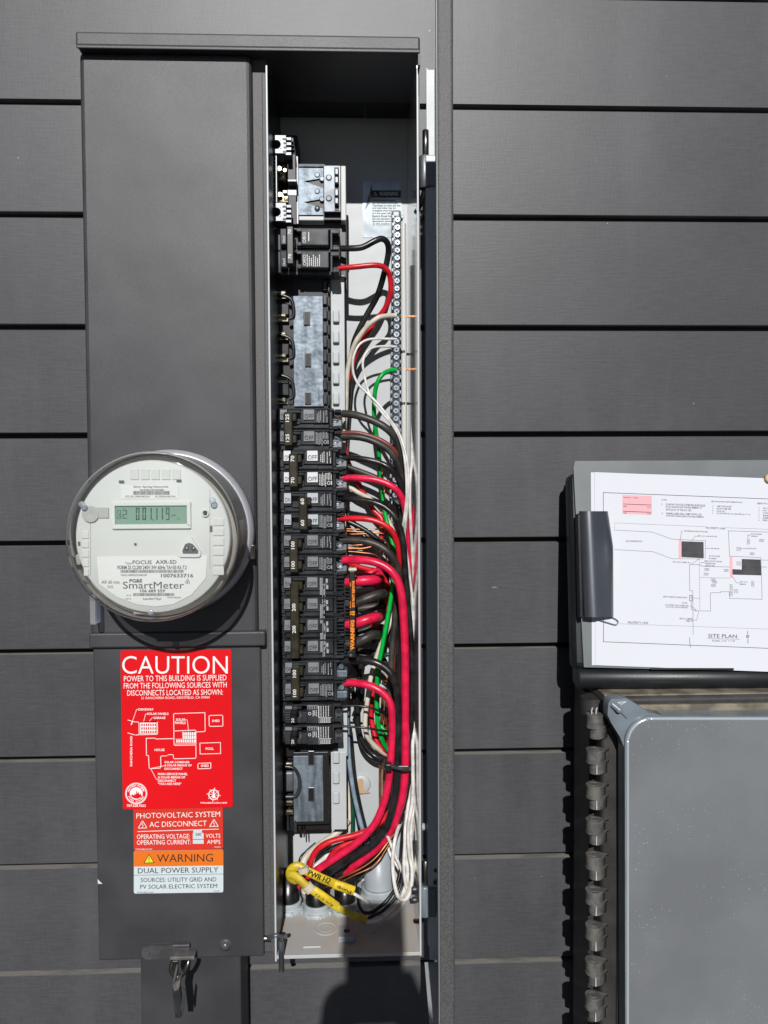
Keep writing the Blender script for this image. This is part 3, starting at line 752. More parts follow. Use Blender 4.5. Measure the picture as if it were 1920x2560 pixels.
# heights are distances out of the wall (world -y)
mrev('sealing_ring', [(.0835, .1005), (.0868, .101), (.0888, .103), (.0888, .1115), (.0876, .1150), (.0862, .1175), (.0848, .1195), (.082, .1195)], M['ring'], meter)
m = MB(); m.box(MX + .083, MX + .0895, -.114, -.106, MZ - .03, MZ - .014, .001); m.build('ring_screw', M['darksteel'], meter)
mrev('base', [(.082, .102), (.082, .118), (.0815, .120), (.0812, .168), (.079, .171), (.0001, .171)], M['meterin'], meter)
mrev('glass_cover', [(.0820, .1800), (.0838, .1812), (.0840, .184), (.0828, .1885), (.079, .1915), (.0755, .1925), (.0001, .1930)], M['glass'], meter)
mrev('glass_side', [(.0838, .1195), (.0834, .124), (.0825, .128), (.0820, .165), (.0818, .176), (.0820, .1798)], M['glassside'], meter)
yf = -.183
mrev('face_disc', [(.0755, .172), (.0755, .1805), (.0748, .1825), (.0738, .183), (.0001, .183)], M['meterface'], meter)
Zm = zr(140, 1100, .3255)
def zp(m, x0, y0, x1, y1, ya, yb=None, bev=0):
    a, b = Zm(x0, y0), Zm(x1, y1)
    return m.pbox(*a, *b, ya, yb, bev) if yb is not None else m.pquad(*a, *b, ya)
def zt_(m, s, x0, y0, x1, y1, y, **k): a, b = Zm(x0, y0), Zm(x1, y1); return m.text(s, *a, *b, y, **k)
fy = yf - .0004
m = MB()
for i in range(5): zp(m, 570 + i * 80, 225, 636 + i * 80, 305, yf - .001, yf + .001, .0005)
m.build('vent_tab', M['meterface'], meter)
m = MB()
for i in range(5): zp(m, 196 + 8 * max(0, i - 2), 700 + i * 72, 250, 756 + i * 72, yf - .001, yf + .001, .0005)
for i in range(6): zp(m, 1205, 600 + i * 76, 1290, 658 + i * 76, yf - .001, yf + .001, .0005)
m.build('side_tab', M['meterface'], meter)
m = MB()
for r in ((483, 310, 522, 330), (925, 304, 963, 322), (1180, 658, 1200, 704), (382, 552, 400, 600), (168, 780, 184, 810)): zp(m, *r, yf - .0012)
m.build('slot', M['inkgrey'], meter)
m = MB(); zp(m, 160, 832, 1180, 836, yf - .0003) if False else None
zp(m, 1180, 380, 1183, 990, yf - .0005); zp(m, 262, 560, 265, 1040, yf - .0005); m.build('face_seam', mat('seam_grey', (.34, .35, .33), .6), meter)
# display
m = MB(); zp(m, 420, 474, 1034, 506, yf - .0030, yf, .0006); zp(m, 428, 648, 1034, 682, yf - .0030, yf, .0006); zp(m, 420, 500, 452, 660, yf - .0030, yf, .0006); zp(m, 1004, 500, 1034, 660, yf - .0030, yf, .0006)
fr = m.build('display_frame', M['meterface2'], meter)
m = MB(); zp(m, 450, 500, 1006, 650, yf - .0009); d_ = m.build('display', M['lcd'], fr)
SEG = {'0': 'abcdef', '1': 'bc', '9': 'abcdfg', '2': 'abged', '-': 'g'}
m = MB()
def digit(ch, x, y, w_, h, t):
    for s_ in SEG[ch]:
        r = {'a': (x, y, x + w_, y + t), 'd': (x, y + h - t, x + w_, y + h), 'g': (x, y + h / 2 - t / 2, x + w_, y + h / 2 + t / 2), 'f': (x, y + 2, x + t, y + h / 2 - 3), 'e': (x, y + h / 2 + 3, x + t, y + h - 2), 'b': (x + w_ - t, y + 2, x + w_, y + h / 2 - 3), 'c': (x + w_ - t, y + h / 2 + 3, x + w_, y + h - 2)}[s_]
        zp(m, *r, yf - .0011)
for ch, x in (('0', 614), ('0', 664), ('1', 708), ('1', 752), ('1', 794)): digit(ch, x, 520, 27, 94, 8)
digit('9', 844, 520, 27, 94, 7); digit('2', 512, 540, 32, 64, 5); digit('0', 468, 540, 30, 64, 3)
zp(m, 742, 606, 748, 620, yf - .0011); zt_(m, 'kW', 888, 570, 920, 588, yf - .0011); zt_(m, 'TM', 924, 602, 950, 612, yf - .0011); zt_(m, 'V\u2081' if False else 'V1', 478, 560, 500, 592, yf - .0011); zt_(m, 'Yb', 512, 524, 532, 534, yf - .0011)
m.build('display_digits', M['lcdseg'], fr)
# network label
m = MB(); zp(m, 498, 344, 940, 452, fy); nl = m.build('network_label', M['meterlabel'], meter)
m = MB(); y = fy - .0002
zt_(m, 'Silver Spring Networks', 594, 352, 862, 370, y, bold=.01); zt_(m, '0013500100CDF6B8', 644, 378, 826, 390, y, bold=.02)
zt_(m, 'FCC ID: OWS-NIC514', 534, 427, 718, 441, y, bold=.01); zt_(m, 'IC: 5975A-NIC514', 764, 427, 915, 441, y, bold=.01)
x = 594
while x < 872:
    w_ = random.choice((1.6, 1.6, 3.4)); zp(m, x, 392, x + w_, 421, y); x += w_ + random.choice((1.8, 2.4, 3.6))
m.build('lettering', M['inkblack'], nl)
# main label
pl = [(314, 905), (322, 896), (1150, 886), (1162, 894), (1150, 1060), (1040, 1190), (900, 1262), (760, 1280), (620, 1262), (470, 1205), (330, 1105)]
m = MB(); m.pprism([Zm(*p) for p in pl], fy - .0003, fy + .0002); ml = fix_normals(m.build('rating_plate', M['meterlabel'], meter))
m = MB(); y = fy - .0006
zt_(m, 'Type', 530, 938, 580, 958, y); zt_(m, 'FOCUS', 588, 924, 735, 954, y, bold=.015); zt_(m, 'AXR-SD', 765, 922, 926, 952, y, bold=.015)
zt_(m, 'FORM 2S CL200 240V 3W 60Hz TA=30 Kh 7.2', 472, 964, 1004, 994, y, bold=.015)
zt_(m, '*NXL10076337160510*', 496, 1030, 700, 1045, y, bold=.01); zt_(m, '1007633716', 806, 1027, 1054, 1056, y, bold=.02)
zt_(m, 'PG&E', 564, 1067, 662, 1095, y, bold=.03); zt_(m, 'AR 60 min.', 350, 1078, 494, 1104, y); zt_(m, 'DS', 398, 1118, 438, 1138, y)
zt_(m, 'SmartMeter', 514, 1088, 984, 1142, y, res=4); zt_(m, '106 689 559', 646, 1147, 836, 1171, y, bold=.02)
zt_(m, '-415', 536, 1188, 576, 1199, y); zt_(m, '0510', 532, 1214, 574, 1225, y); zt_(m, 'Landis+Gyr', 668, 1210, 812, 1232, y, bold=.01); zt_(m, 'PATENT PENDING', 856, 1205, 960, 1216, y)
for (xa, xb, ya, yb) in ((496, 980, 994, 1020), (594, 906, 1176, 1198)):
    x = xa
    while x < xb:
        w_ = random.choice((1.6, 1.6, 3.4)); zp(m, x, ya + 4 if ya < 1000 else ya, x + w_, yb, y); x += w_ + random.choice((1.8, 2.4, 3.8))
for r in (14, 26, 38):     # radio arcs
    c = Zm(985, 1100); m.line([(c[0] + r * .33 * math.cos(t), c[1] - r * .33 * math.sin(t)) for t in [R(-5 + 15 * i) for i in range(5)]], 1.5, y)
m.build('lettering', M['inkgrey'], ml)
m = MB(); m.cyl(W(*Zm(608, 800), yf - .0014), (0, 1, 0), .0012, .001, 12); m.build('stain_dot', M['inkgrey'], meter)
# optical port, button, hook
m = MB(); tri = [(1020, 745), (1040, 752), (1110, 860), (1112, 885), (1095, 900), (955, 900), (936, 885), (940, 862), (1002, 752)]
m.pprism([Zm(*p) for p in tri], yf - .0030, yf - .0003); po = fix_normals(m.build('optical_port', M['meterface2'], meter))
m = MB(); m.pprism([Zm(*p) for p in [(1020, 790), (1050, 800), (1092, 850), (1090, 872), (975, 872), (970, 850), (992, 800)]], yf - .0036, yf - .0031)
fix_normals(m.build('port_window', M['inkgrey'], po))
m = MB()
for x in (1004, 1056): m.rev([(.0022, 0), (.0018, .0008), (.0006, .001)], W(*Zm(x, 835), yf - .0037), q, 18)
m.build('port_lens', M['darksteel'], po)
m = MB(); c = W(*Zm(1147, 563), yf - .0005); m.rev([(.0036, 0), (.0036, .0015), (.0028, .0018), (.0026, .0002)], c, q, 24); bt = m.build('reset_button', M['meterface2'], meter)
m = MB(); m.rev([(.0021, 0), (.0019, .0012)], c, q, 18); m.build('button_cap', M['inkblack'], bt)
m = MB(); c = W(*Zm(266, 570), yf - .0008); m.rev([(.0082, 0), (.008, .0012), (.0074, .0013), (.0001, .0002)], c, q, 32); zp(m, 300, 518, 404, 600, yf - .0014, yf - .0001, .0006)
m.build('key_recess', mat('recess_grey', (.40, .41, .38), .5), meter)
for x, y in ((200, 495), (1202, 468), (728, 1322)):
    m = MB(); c = W(*Zm(x, y), -.1905); m.rev([(.0034, 0), (.0032, .0014), (.002, .0022), (.0004, .0024)], c, q, 20); m.build('cover_stud', M['glass2'], meter)
m = MB(); zp(m, 592, 1300, 700, 1340, -.178, -.172, .001); zp(m, 1300, 780, 1324, 930, -.176, -.170, .001); zp(m, 150, 880, 190, 960, -.178, -.172, .001); m.build('inner_clip', M['meterin'], meter)

# clear seal tag beside the meter
m = MB(); m.pbox(223, 1488, 239, 1563, -.125, -.108, .002)
solo(m.build('plastic_tab', M['glass2']), 'clear plastic tab hanging at the left edge below the round meter', 'plastic tab')

# ================================================================ signs on the lower cover
YS = YF + .0036
Zs = zr(220, 1580, .3164)
def rrect(x0, y0, x1, y1, r, n=5, tl=(0, 0), sh=0):
    p = []
    for cx, cy, a0 in ((x1 - r, y0 + r, 0), (x0 + r, y0 + r, 90), (x0 + r, y1 - r, 180), (x1 - r, y1 - r, 270)):
        for k in range(n + 1):
            a = R(a0 + 90 * k / n); p.append((cx + r * math.cos(a), cy - r * math.sin(a)))
    return p
def sp(m, x0, y0, x1, y1, y): return m.pquad(*Zs(x0, y0), *Zs(x1, y1), y)
def st(m, s, x0, y0, x1, y1, y, **k): return m.text(s, *Zs(x0, y0), *Zs(x1, y1), y, **k)
def sl(m, pts, w, y, closed=False): return m.line([Zs(*p) for p in pts], w * .3164, y, closed)
cs = thing('caution_sign', W(440, 1820, YS), 'large red CAUTION sign with white site diagram above two smaller stickers', 'sign')
m = MB(); m.pprism([Zs(*p) for p in [(256, 160), (266, 146), (700, 143), (1122, 138), (1133, 150), (1144, 1370), (1136, 1382), (710, 1394), (288, 1402), (276, 1392)]], YS - .0012, YS); m.cur = 0
fix_normals(m.build('sheet', M['signred'], cs))
y = YS - .0014; m = MB()
st(m, 'CAUTION', 270, 190, 1104, 330, y, res=5, bold=-.005)
st(m, 'POWER TO THIS BUILDING IS SUPPLIED', 284, 347, 1094, 392, y, slope=-.012); st(m, 'FROM THE FOLLOWING SOURCES WITH', 282, 404, 1096, 448, y, slope=-.012)
st(m, 'DISCONNECTS LOCATED AS SHOWN:', 310, 460, 1066, 504, y, slope=-.01); st(m, '21 RANCHERIA ROAD, KENTFIELD, CA 94904', 420, 512, 960, 534, y, slope=-.01)
m.build('heading_lettering', M['signink'], cs)
m = MB()
for s_, r in (('DRIVEWAY', (398, 603, 518, 621)), ('SOLAR PANELS', (468, 637, 636, 655)), ('GARAGE', (518, 669, 612, 687)), ('SOLAR', (695, 682, 770, 702)), ('PANELS', (686, 707, 772, 727)), ('SHED', (980, 692, 1040, 711)), ('POOL', (930, 912, 994, 932)), ('HOUSE', (526, 922, 605, 941)), ('SHED', (892, 1047, 954, 1066)),
              ('SOLAR COMBINER', (604, 1020, 803, 1037)), ('& SOLAR MEANS OF', (604, 1045, 820, 1062)), ('DISCONNECT', (604, 1072, 748, 1089)), ('MAIN SERVICE PANEL', (553, 1113, 788, 1131)), ('& SOLAR MEANS OF', (553, 1139, 768, 1157)), ('DISCONNECT', (553, 1166, 696, 1184)), ('"YOU ARE HERE"', (553, 1190, 736, 1209)), ('707.528.7652', (306, 1362, 457, 1382)), ('PCDLABELS.COM | HP55', (890, 1344, 1098, 1360))):
    m = MB(); st(m, s_, *r, y, bold=.02); m.build('lettering', M['signink'], cs)
m = MB(); st(m, 'RANCHERIA ROAD', 332, 822, 350, 1060, y, rot=1, bold=.02); m.build('lettering', M['signink'], cs)
m = MB(); w_ = 5
sl(m, [(398, 612), (384, 612), (342, 730)], 3.5, y); sl(m, [(342, 730), (350, 712)], 8, y); sl(m, [(468, 648), (455, 648), (438, 712)], 3.5, y); sl(m, [(518, 678), (506, 678), (486, 704)], 3.5, y)
sl(m, [(316, 696), (372, 711), (548, 706)], w_, y); sl(m, [(316, 798), (372, 814), (402, 812)], w_, y); sl(m, [(402, 710), (404, 812), (550, 808), (548, 706)], w_, y, True)
sp(m, 412, 716, 541, 804, y)
sl(m, [(676, 645), (924, 637), (926, 786), (852, 790)], w_, y); sl(m, [(676, 645), (680, 896)], w_, y); sl(m, [(680, 782), (852, 775), (853, 998), (676, 1002), (674, 968), (628, 970), (628, 978), (574, 980), (576, 1075), (484, 1080), (478, 976), (462, 976), (460, 840), (530, 838), (534, 845), (678, 842)], w_, y)
sl(m, [(680, 896), (852, 893)], w_, y); sl(m, [(682, 886), (850, 882)], 3, y); sl(m, [(746, 786), (748, 846)], 3, y); sl(m, [(770, 694), (784, 694), (795, 785)], 3.5, y)
sl(m, [(956, 660), (1064, 657), (1066, 744), (958, 746)], w_, y, True); sl(m, [(868, 1038), (970, 1034), (971, 1078), (869, 1081)], w_, y, True)
for a, b in (((884, 878), (1046, 873)), ((1046, 873), (1048, 960)), ((1048, 960), (886, 964)), ((886, 964), (884, 878))):
    n = 7 if abs(a[0] - b[0]) > 20 else 4
    for k in range(n):
        t0, t1 = k / n, (k + .7) / n; sl(m, [(a[0] + (b[0] - a[0]) * t0, a[1] + (b[1] - a[1]) * t0), (a[0] + (b[0] - a[0]) * t1, a[1] + (b[1] - a[1]) * t1)], w_, y)
sl(m, [(604, 1056), (496, 1078)], 3.5, y); sl(m, [(553, 1164), (540, 1164), (496, 1080)], 3.5, y)
m.build('diagram', M['signink'], cs)
m = MB(); y2 = y - .0002
for r in range(3):
    for c in range(7): sp(m, 421 + c * 17.6, 724 + r * 28, 431 + c * 17.6, 744 + r * 28, y2)
m.build('array_cells', M['signred'], cs)
m = MB()
for r in range(2):
    for c in range(6): sp(m, 752 + c * 17, 792 + r * 27, 764 + c * 17, 814 + r * 27, y2 + .0001)
for c in range(9): sp(m, 697 + c * 17.5, 850, 709 + c * 17.5, 872, y2 + .0001)
for r in range(2): 
    sl(m, [(748, 788 + r * 27 + 28), (850, 786 + r * 27 + 28)], 2, y)
sl(m, [(690, 846), (852, 843)], 2, y); sl(m, [(692, 877), (852, 874)], 2, y)
m.build('array_outline', M['signink'], cs)
# round emblem and compass emblem
c = Zs(381, 1276); m = MB(); m.circle(*c, 26.4, 27.4, y); m.circle(*c, 23.8, 25.8, y); m.circle(*c, 0.01, 16, y)
for word, a0, da, flip in (('NORTHERN PACIFIC', 168, -156, 1), ('POWER SYSTEMS', 200, 140, -1)):
    n = len(word)
    for i, ch in enumerate(word):
        if ch == ' ': continue
        a = R(a0 + da * (i + .5) / n); vs, fs = text_geo(ch, .02, 2); out = []
        cx, cy = c[0] + 20 * math.cos(a), c[1] - 20 * math.sin(a); up = Vector((math.cos(a), -math.sin(a))) * flip; rt = Vector((math.sin(a), math.cos(a))) * flip
        rt = Vector((-up.y, up.x))
        for u, v in vs: out.append(W(cx + rt.x * (u - .5) * 3.4 + up.x * (v - .5) * 4.6, cy + rt.y * (u - .5) * 3.4 + up.y * (v - .5) * 4.6, y))
        m.add(out, fs)
em = m.build('round_emblem', M['signink'], cs)
m = MB(); m.pprism([(c[0] + a, c[1] + b) for a, b in [(-14, 6), (-9, 2), (-5, 5), (-3, -1), (-1, 4), (1, -9), (3, 1), (5, -5), (8, 3), (10, -1), (14, 8), (4, 13), (-6, 12)]], y2 - .0001, y2)
fix_normals(m.build('emblem_trees', M['signred'], em))
c = Zs(993, 1286); m = MB(); m.circle(*c, 11, 13.5, y)
for k in range(8):
    a = R(45 * k + 8); m.line([(c[0] + 5 * math.cos(a), c[1] + 5 * math.sin(a)), (c[0] + 16 * math.cos(a), c[1] + 16 * math.sin(a))], 1.2, y)
    if k % 2 == 0: m.circle(c[0] + 16 * math.cos(a), c[1] + 16 * math.sin(a), .01, 1.5, y, 8)
m.add([W(c[0] + a, c[1] + b, y - .0002) for a, b in ((0, -15), (4.5, 8), (-4.5, 8))], [(0, 1, 2)]); m.circle(*c, .01, 3.2, y - .0003)
fix_normals(m.build('wheel_emblem', M['signink'], cs))
# red sticker
pv = thing('photovoltaic_sign', W(440, 2070, YS), 'faded red sign reading PHOTOVOLTAIC SYSTEM AC DISCONNECT, middle one of three', 'sign')
m = MB(); m.pprism([Zs(*p) for p in [(358, 1399), (1066, 1381), (1068, 1700), (1060, 1711), (372, 1726), (362, 1716)]], YS - .0006, YS); fix_normals(m.build('sheet', M['signorred'], pv))
y = YS - .0008; m = MB()
st(m, 'PHOTOVOLTAIC SYSTEM', 382, 1432, 1044, 1474, y, slope=-.022, bold=-.004); st(m, 'AC DISCONNECT', 486, 1500, 938, 1542, y, slope=-.022, bold=-.004)
st(m, 'OPERATING VOLTAGE:', 386, 1600, 804, 1636, y, slope=-.012); st(m, 'OPERATING CURRENT:', 386, 1646, 814, 1682, y, slope=-.012); st(m, 'VOLTS', 930, 1594, 1046, 1626, y); st(m, 'AMPS', 940, 1642, 1046, 1674, y)
st(m, 'PCDLABELS.COM', 378, 1711, 506, 1722, y); st(m, '05-001', 1000, 1694, 1046, 1704, y)
for x in (431, 995):
    d = -26 if x > 900 else 0; sl(m, [(x, 1490 + d * .4 - 0), (x + 34, 1548 + d * .5), (x - 34, 1550 + d * .5)], 5, y, True); sl(m, [(x, 1508 + d * .4), (x - 6, 1522 + d * .4), (x + 6, 1524 + d * .4), (x, 1542 + d * .4)], 4, y)
sl(m, [(394, 1577), (1030, 1557)], 5, y); m.build('lettering', M['signink'], pv)
m = MB(); sp(m, 828, 1642, 914, 1673, y - .0001); sp(m, 832, 1560, 900, 1590, y - .0003); sp(m, 828, 1588, 914, 1636, y - .0003); m.build('value_sticker', M['signwhite'], pv)
m = MB(); st(m, '240', 848, 1588, 894, 1612, y - .0006); m.build('value_lettering', M['inkblack'], pv)
# warning sticker
wsn = thing('warning_sign', W(440, 2160, YS), 'orange and white WARNING DUAL POWER SUPPLY sign, lowest of the three', 'sign')
m = MB(); P = rrect(362, 1728, 1069, 2066, 14); P = [(a, b - (a - 362) * .014 + 1) for a, b in P]
m.pprism([Zs(*p) for p in P], YS - .0005, YS); fix_normals(m.build('sheet', M['signwhite'], wsn))
m = MB(); P = rrect(363, 1729, 1068, 1760, 13)[:12]; P = [(a, b - (a - 362) * .014 + 1) for a, b in P] 
P = P + [(363, 1854), (1068, 1845)]
m.pprism([Zs(*p) for p in P], YS - .0008, YS - .0006); fix_normals(m.build('orange_header', M['signorange'], wsn))
y = YS - .0010; m = MB()
st(m, 'WARNING', 545, 1758, 988, 1820, y, slope=-.014, res=4); sl(m, [(482, 1758), (522, 1822), (443, 1826)], 5, y, True); sl(m, [(482, 1778), (482, 1802)], 5, y); sl(m, [(482, 1810), (482, 1813)], 5, y)
y = YS - .0007
st(m, 'DUAL POWER SUPPLY', 394, 1866, 1030, 1908, y, slope=-.014); sl(m, [(363, 1922), (1068, 1912)], 3, y)
st(m, 'SOURCES: UTILITY GRID AND', 416, 1943, 1014, 1977, y, slope=-.01); st(m, 'PV SOLAR ELECTRIC SYSTEM', 412, 1997, 1020, 2030, y, slope=-.012); st(m, 'PCDLABELS.COM', 390, 2052, 516, 2063, y); st(m, '05-024', 994, 2042, 1040, 2052, y)
m.build('lettering', M['inkblack'], wsn)
m = MB(); m.add([W(*Zs(a, b), YS - .0009) for a, b in ((482, 1758), (522, 1822), (443, 1826))], [(0, 2, 1)]); m.build('yellow_triangle', M['yellowink'], wsn)
m = MB(); m.pprism([Zs(76, 1954), Zs(114, 1990), Zs(78, 1990)], -.0985, -.098)
solo(fix_normals(m.build('torn_tape', M['signwhite'])), 'tiny torn white scrap on left edge of the lower meter cover', 'tape')

# ================================================================ circuit breakers
kb = (0.945 + YK) / F
def breaker(px, py, poles, amp, hx, label, w=171, hand='olive', win=1.0, kind='new', lug='screw', tw=0):
    """px,py: top left corner on the plane of the breaker faces; hx: handle offset in px"""
    o = W(px, py, YK); root = thing('circuit_breaker', (o.x, YK, o.z), label, 'circuit breaker', 'circuit breakers stacked down the open panel')
    Mx = Matrix.Translation(o)
    def B(m, x0, y0, x1, y1, ya, yb, bev=0.0): return m.box(x0 * kb, x1 * kb, ya, yb, -y1 * kb, -y0 * kb, bev, 1)
    ph = 53.4; b = MB(Mx); H = ph * poles
    for p in range(poles):
        y = p * ph
        B(b, 0, y + .6, 15, y + ph - .6, .009, .045, .0008)              # left foot
        B(b, 1, y + 6, 9, y + 22, .006, .02, .0006); B(b, 2, y + 26, 15, y + 44, .007, .02, .0006)
        B(b, 14, y + .6, 138, y + 5, -.0004, .045, .0006)                # top rib
        B(b, 14, y + 4, 34, y + 37, .0012, .045, .0008)
        B(b, 66, y + 4, 136, y + 38, .0008, .045, .0008)                 # face
        B(b, 34, y + 4, 66, y + 12, .0008, .045, .0006); B(b, 34, y + 34, 66, y + 40, .0012, .045, .0006)
        B(b, 34, y + 11, 66, y + 35, .012, .045)                         # handle slot
        B(b, 16, y + 38, 137, y + 50, .0042, .045, .0008)                # lower step
        B(b, 60, y + 39.5, 100, y + 49, .003, .006, .0004)
        B(b, 14, y + 49.5, 138, y + ph, .010, .045)
        B(b, 137, y + .6, w - 18, y + 7, .002, .045, .0008)              # terminal end
        B(b, 137, y + 7, 145, y + 44, .003, .045, .0008); B(b, 137, y + 44, w - 8, y + ph - .8, .004, .045, .0008)
        B(b, 145, y + 7, w, y + 44, .017, .045); B(b, w - 17, y + 2, w, y + 10, .008, .045, .0008); B(b, w - 12, y + 42, w, y + 50, .008, .045, .0008)
        B(b, w - 3, y + 8, w + 1, y + 46, .014, .045, .0006)
        B(b, w - 24, y + 46, w - 4, y + 49, .0028, .006, .0004); B(b, w - 14, y + 3, w - 2, y + 5.5, .0064, .009, .0004)
        B(b, 118, y + 40, 120, y + 49, .0036, .005)
    b.build('body', M['blackpl'], root)
    wm = M['window'] if win == 1 else win
    for p in range(poles):
        y = p * ph
        if poles == 4: ax0, ax1, bx0, bx1 = 14, 31, 72, 97
        else: ax0, ax1, bx0, bx1 = 16, 33, 74, 100
        for x0, x1, s_ in ((ax0, ax1, 'ON'), (bx0, bx1, 'OFF')):
            m = MB(Mx); x0_, x1_, za, zb = x0 * kb, x1 * kb, -(y + 29) * kb, -(y + 4) * kb
            # window leans a little: upper edge proud
            m.add([(x0_, -.0012, za), (x1_, -.0012, za), (x1_, -.0002, zb), (x0_, -.0002, zb), (x0_, .002, za), (x1_, .002, za), (x1_, .002, zb), (x0_, .002, zb)],
                  [(0, 1, 2, 3), (0, 3, 7, 4), (1, 5, 6, 2), (3, 2, 6, 7), (0, 4, 5, 1)])
            wo = m.build('indicator_window', wm, root)
            m = MB(Mx); m.ltext(s_, (x0 + 2.2) * kb, -(y + 26) * kb, (x1 - 2) * kb, -(y + 15) * kb, -.0014, bold=.0); m.build('lettering', M['winmark'], wo)
    # small print as lines of type
    m = MB(Mx)
    for p in range(poles):
        y = p * ph; rr = random.Random(p + int(px))
        if poles == 4:
            continue
        if p % 2 == 0:
            for k, (x, a, c_) in enumerate(((107, 14, 30), (111, 10, 34), (115, 6, 30), (123, 8, 34), (129, 6, 18), (131, 22, 34))):
                yy = y + a
                while yy < y + c_:
                    l = rr.uniform(2, 5); m.quad(x * kb, -(yy + l) * kb, (x + 1.6) * kb, -yy * kb, .0005); yy += l + 1
        else:
            for k in range(9):
                x = 104 + k * 3.6; yy = y + rr.uniform(5, 11)
                while yy < y + (36 if k < 5 else 22):
                    l = rr.uniform(1.5, 5); m.quad(x * kb, -(yy + l) * kb, (x + 1.5) * kb, -yy * kb, .0005); yy += l + 1
            c = Vector((127 * kb, .0004, -(y + 31) * kb))
            vs = []; 
            for i in range(16):
                a = 2 * math.pi * i / 16
                for r_ in (3.2, 4.4): vs.append((c.x + math.cos(a) * r_ * kb, .0005, c.z + math.sin(a) * r_ * kb))
            m.add(vs, [(2 * i, 2 * i + 1, (2 * i + 3) % 32, (2 * i + 2) % 32) for i in range(16)])
            m.quad(133 * kb, -(y + 36) * kb, 135 * kb, -(y + 26) * kb, .0005)
    if poles == 4:
        for yy in range(4, int(H) - 8, 3):
            x = 103; 
            if (yy // 24) % 3 != 2:
                m.quad(x * kb, -(yy + 2) * kb, (x + rnd() * 2 + 4) * kb, -yy * kb, .0005)
            if rnd() > .5: m.quad(112 * kb, -(yy + 2.4) * kb, 114.5 * kb, -yy * kb, .0005)
        m.quad(109 * kb, -(H - 8) * kb, 110.2 * kb, -4 * kb, .0005)
        for y in (20, 74, 128, 182):
            m.quad(119 * kb, -(y + 14) * kb, 124 * kb, -(y + 4) * kb, .0004); m.quad(118 * kb, -(y - 2) * kb, 123 * kb, -(y - 12) * kb, .0004); m.quad(116 * kb, -(y + 2) * kb, 121 * kb, -(y + .8) * kb, .0004)
        for a, c_ in ((20, 74), (74, 128), (74, 182)): m.quad(115 * kb, -c_ * kb, 116 * kb, -a * kb, .0005)
    pr = m.build('printing', M['greyprint'] if amp != '70' else M['whiteprint'], root)
    # tied handle
    hm = M['handle'] if hand == 'olive' else M['handleblk']; m = MB(Mx)
    h0, h1 = (12, H - 12) if poles == 2 else (15, H - 9)
    hw = 22 if poles < 4 else 22
    B(m, hx, h0, hx + hw, h1, -.0105, .004, .0014)
    for p in range(poles): B(m, hx + 3, p * ph + 14, hx + hw + 9, p * ph + 34, -.006, .012, .001)
    hd = m.build('handle', hm, root)
    m = MB(Mx); tx0, tx1 = hx + 5, hx + 14
    ys_ = ((h0 + 5, 24 if len(amp) < 3 else 27), (h1 - (5 + (20 if len(amp) < 3 else 24)), 0)) if poles == 2 else ((66, 0), (121, 0))
    for i, (ya, _) in enumerate(ys_):
        ln = 19 if len(amp) > 2 else 15
        m.ltext(amp, tx0 * kb, -(ya + ln) * kb, tx1 * kb, -ya * kb, -.0107, rot=1, bold=.02)
    m.build('lettering', M['whiteprint'], hd)
    # terminals
    for p in range(poles):
        y = p * ph; cx, cz = (w - 16) * kb, -(y + 27) * kb
        if lug == 'screw':
            m = MB(Mx); m.rev([(.0058, 0), (.0056, .002), (.0046, .0024), (.004, .0012), (.0001, .001)], (cx, .0165, cz), q, 20)
            m.box(cx - .0042, cx + .0042, .0140, .0148, cz - .0006, cz + .0006); so = m.build('terminal_screw', M['steel'], root)
            m = MB(Mx); m.prism([(cx - .006, cz - .0075), (cx + .0075, cz - .0075), (cx + .0075, cz - .001), (cx + .0052, cz - .0008), (cx + .003, cz - .005), (cx - .001, cz - .0058)], .0095, .0125); fix_normals(m.build('terminal_lug', M['alu'], root))
        elif lug == 'lugs':
            m = MB(Mx); m.box(cx - .007, cx + .0075, .006, .016, cz - .0088, cz - .001, .0006); m.cyl((cx + .0005, .0158, cz + .003), (0, -1, 0), .0034, .008, 14, bev=.0006); m.build('terminal_lug', M['tin'], root)
    if lug == 'fins':
        m = MB(Mx)
        for k in range(int(H / 9.2)):
            y = 5 + k * 9.2; B(m, w - 24, y, w - 2, y + 3, .002 + .003 * (k % 2), .03, .0006); B(m, w - 4, y + 2, w + 12, y + 4, .014, .03, .0004)
        B(m, w - 24, 2, w + 2, H - 2, .016, .04); m.build('terminal_fins', M['blackpl'], root)
    return root
breaker(684, 1020, 2, '125', 26, 'topmost of the lower breaker stack, two-pole with olive handle marked 125', w=167)
breaker(693, 1123, 2, '70', 30, 'two-pole breaker marked 70 with bright white indicator windows, between the 125 and the 60', win=mat('lit_window', (.66, .66, .68), .3))
breaker(694, 1229, 2, '60', 53, 'two-pole breaker marked 60, its handle set over to the right', win=mat('lit_window_blue', (.46, .50, .55), .25), w=164)
breaker(694, 1335, 2, '100', 30, 'two-pole breaker marked 100 just above the large 200 breaker')
breaker(696, 1440, 4, '200', 30, 'four-pole breaker with one long brown handle marked 200 twice', lug='fins', w=164)
breaker(697, 1653, 2, '100', 31, 'two-pole breaker marked 100 just below the large 200 breaker', lug='lugs')

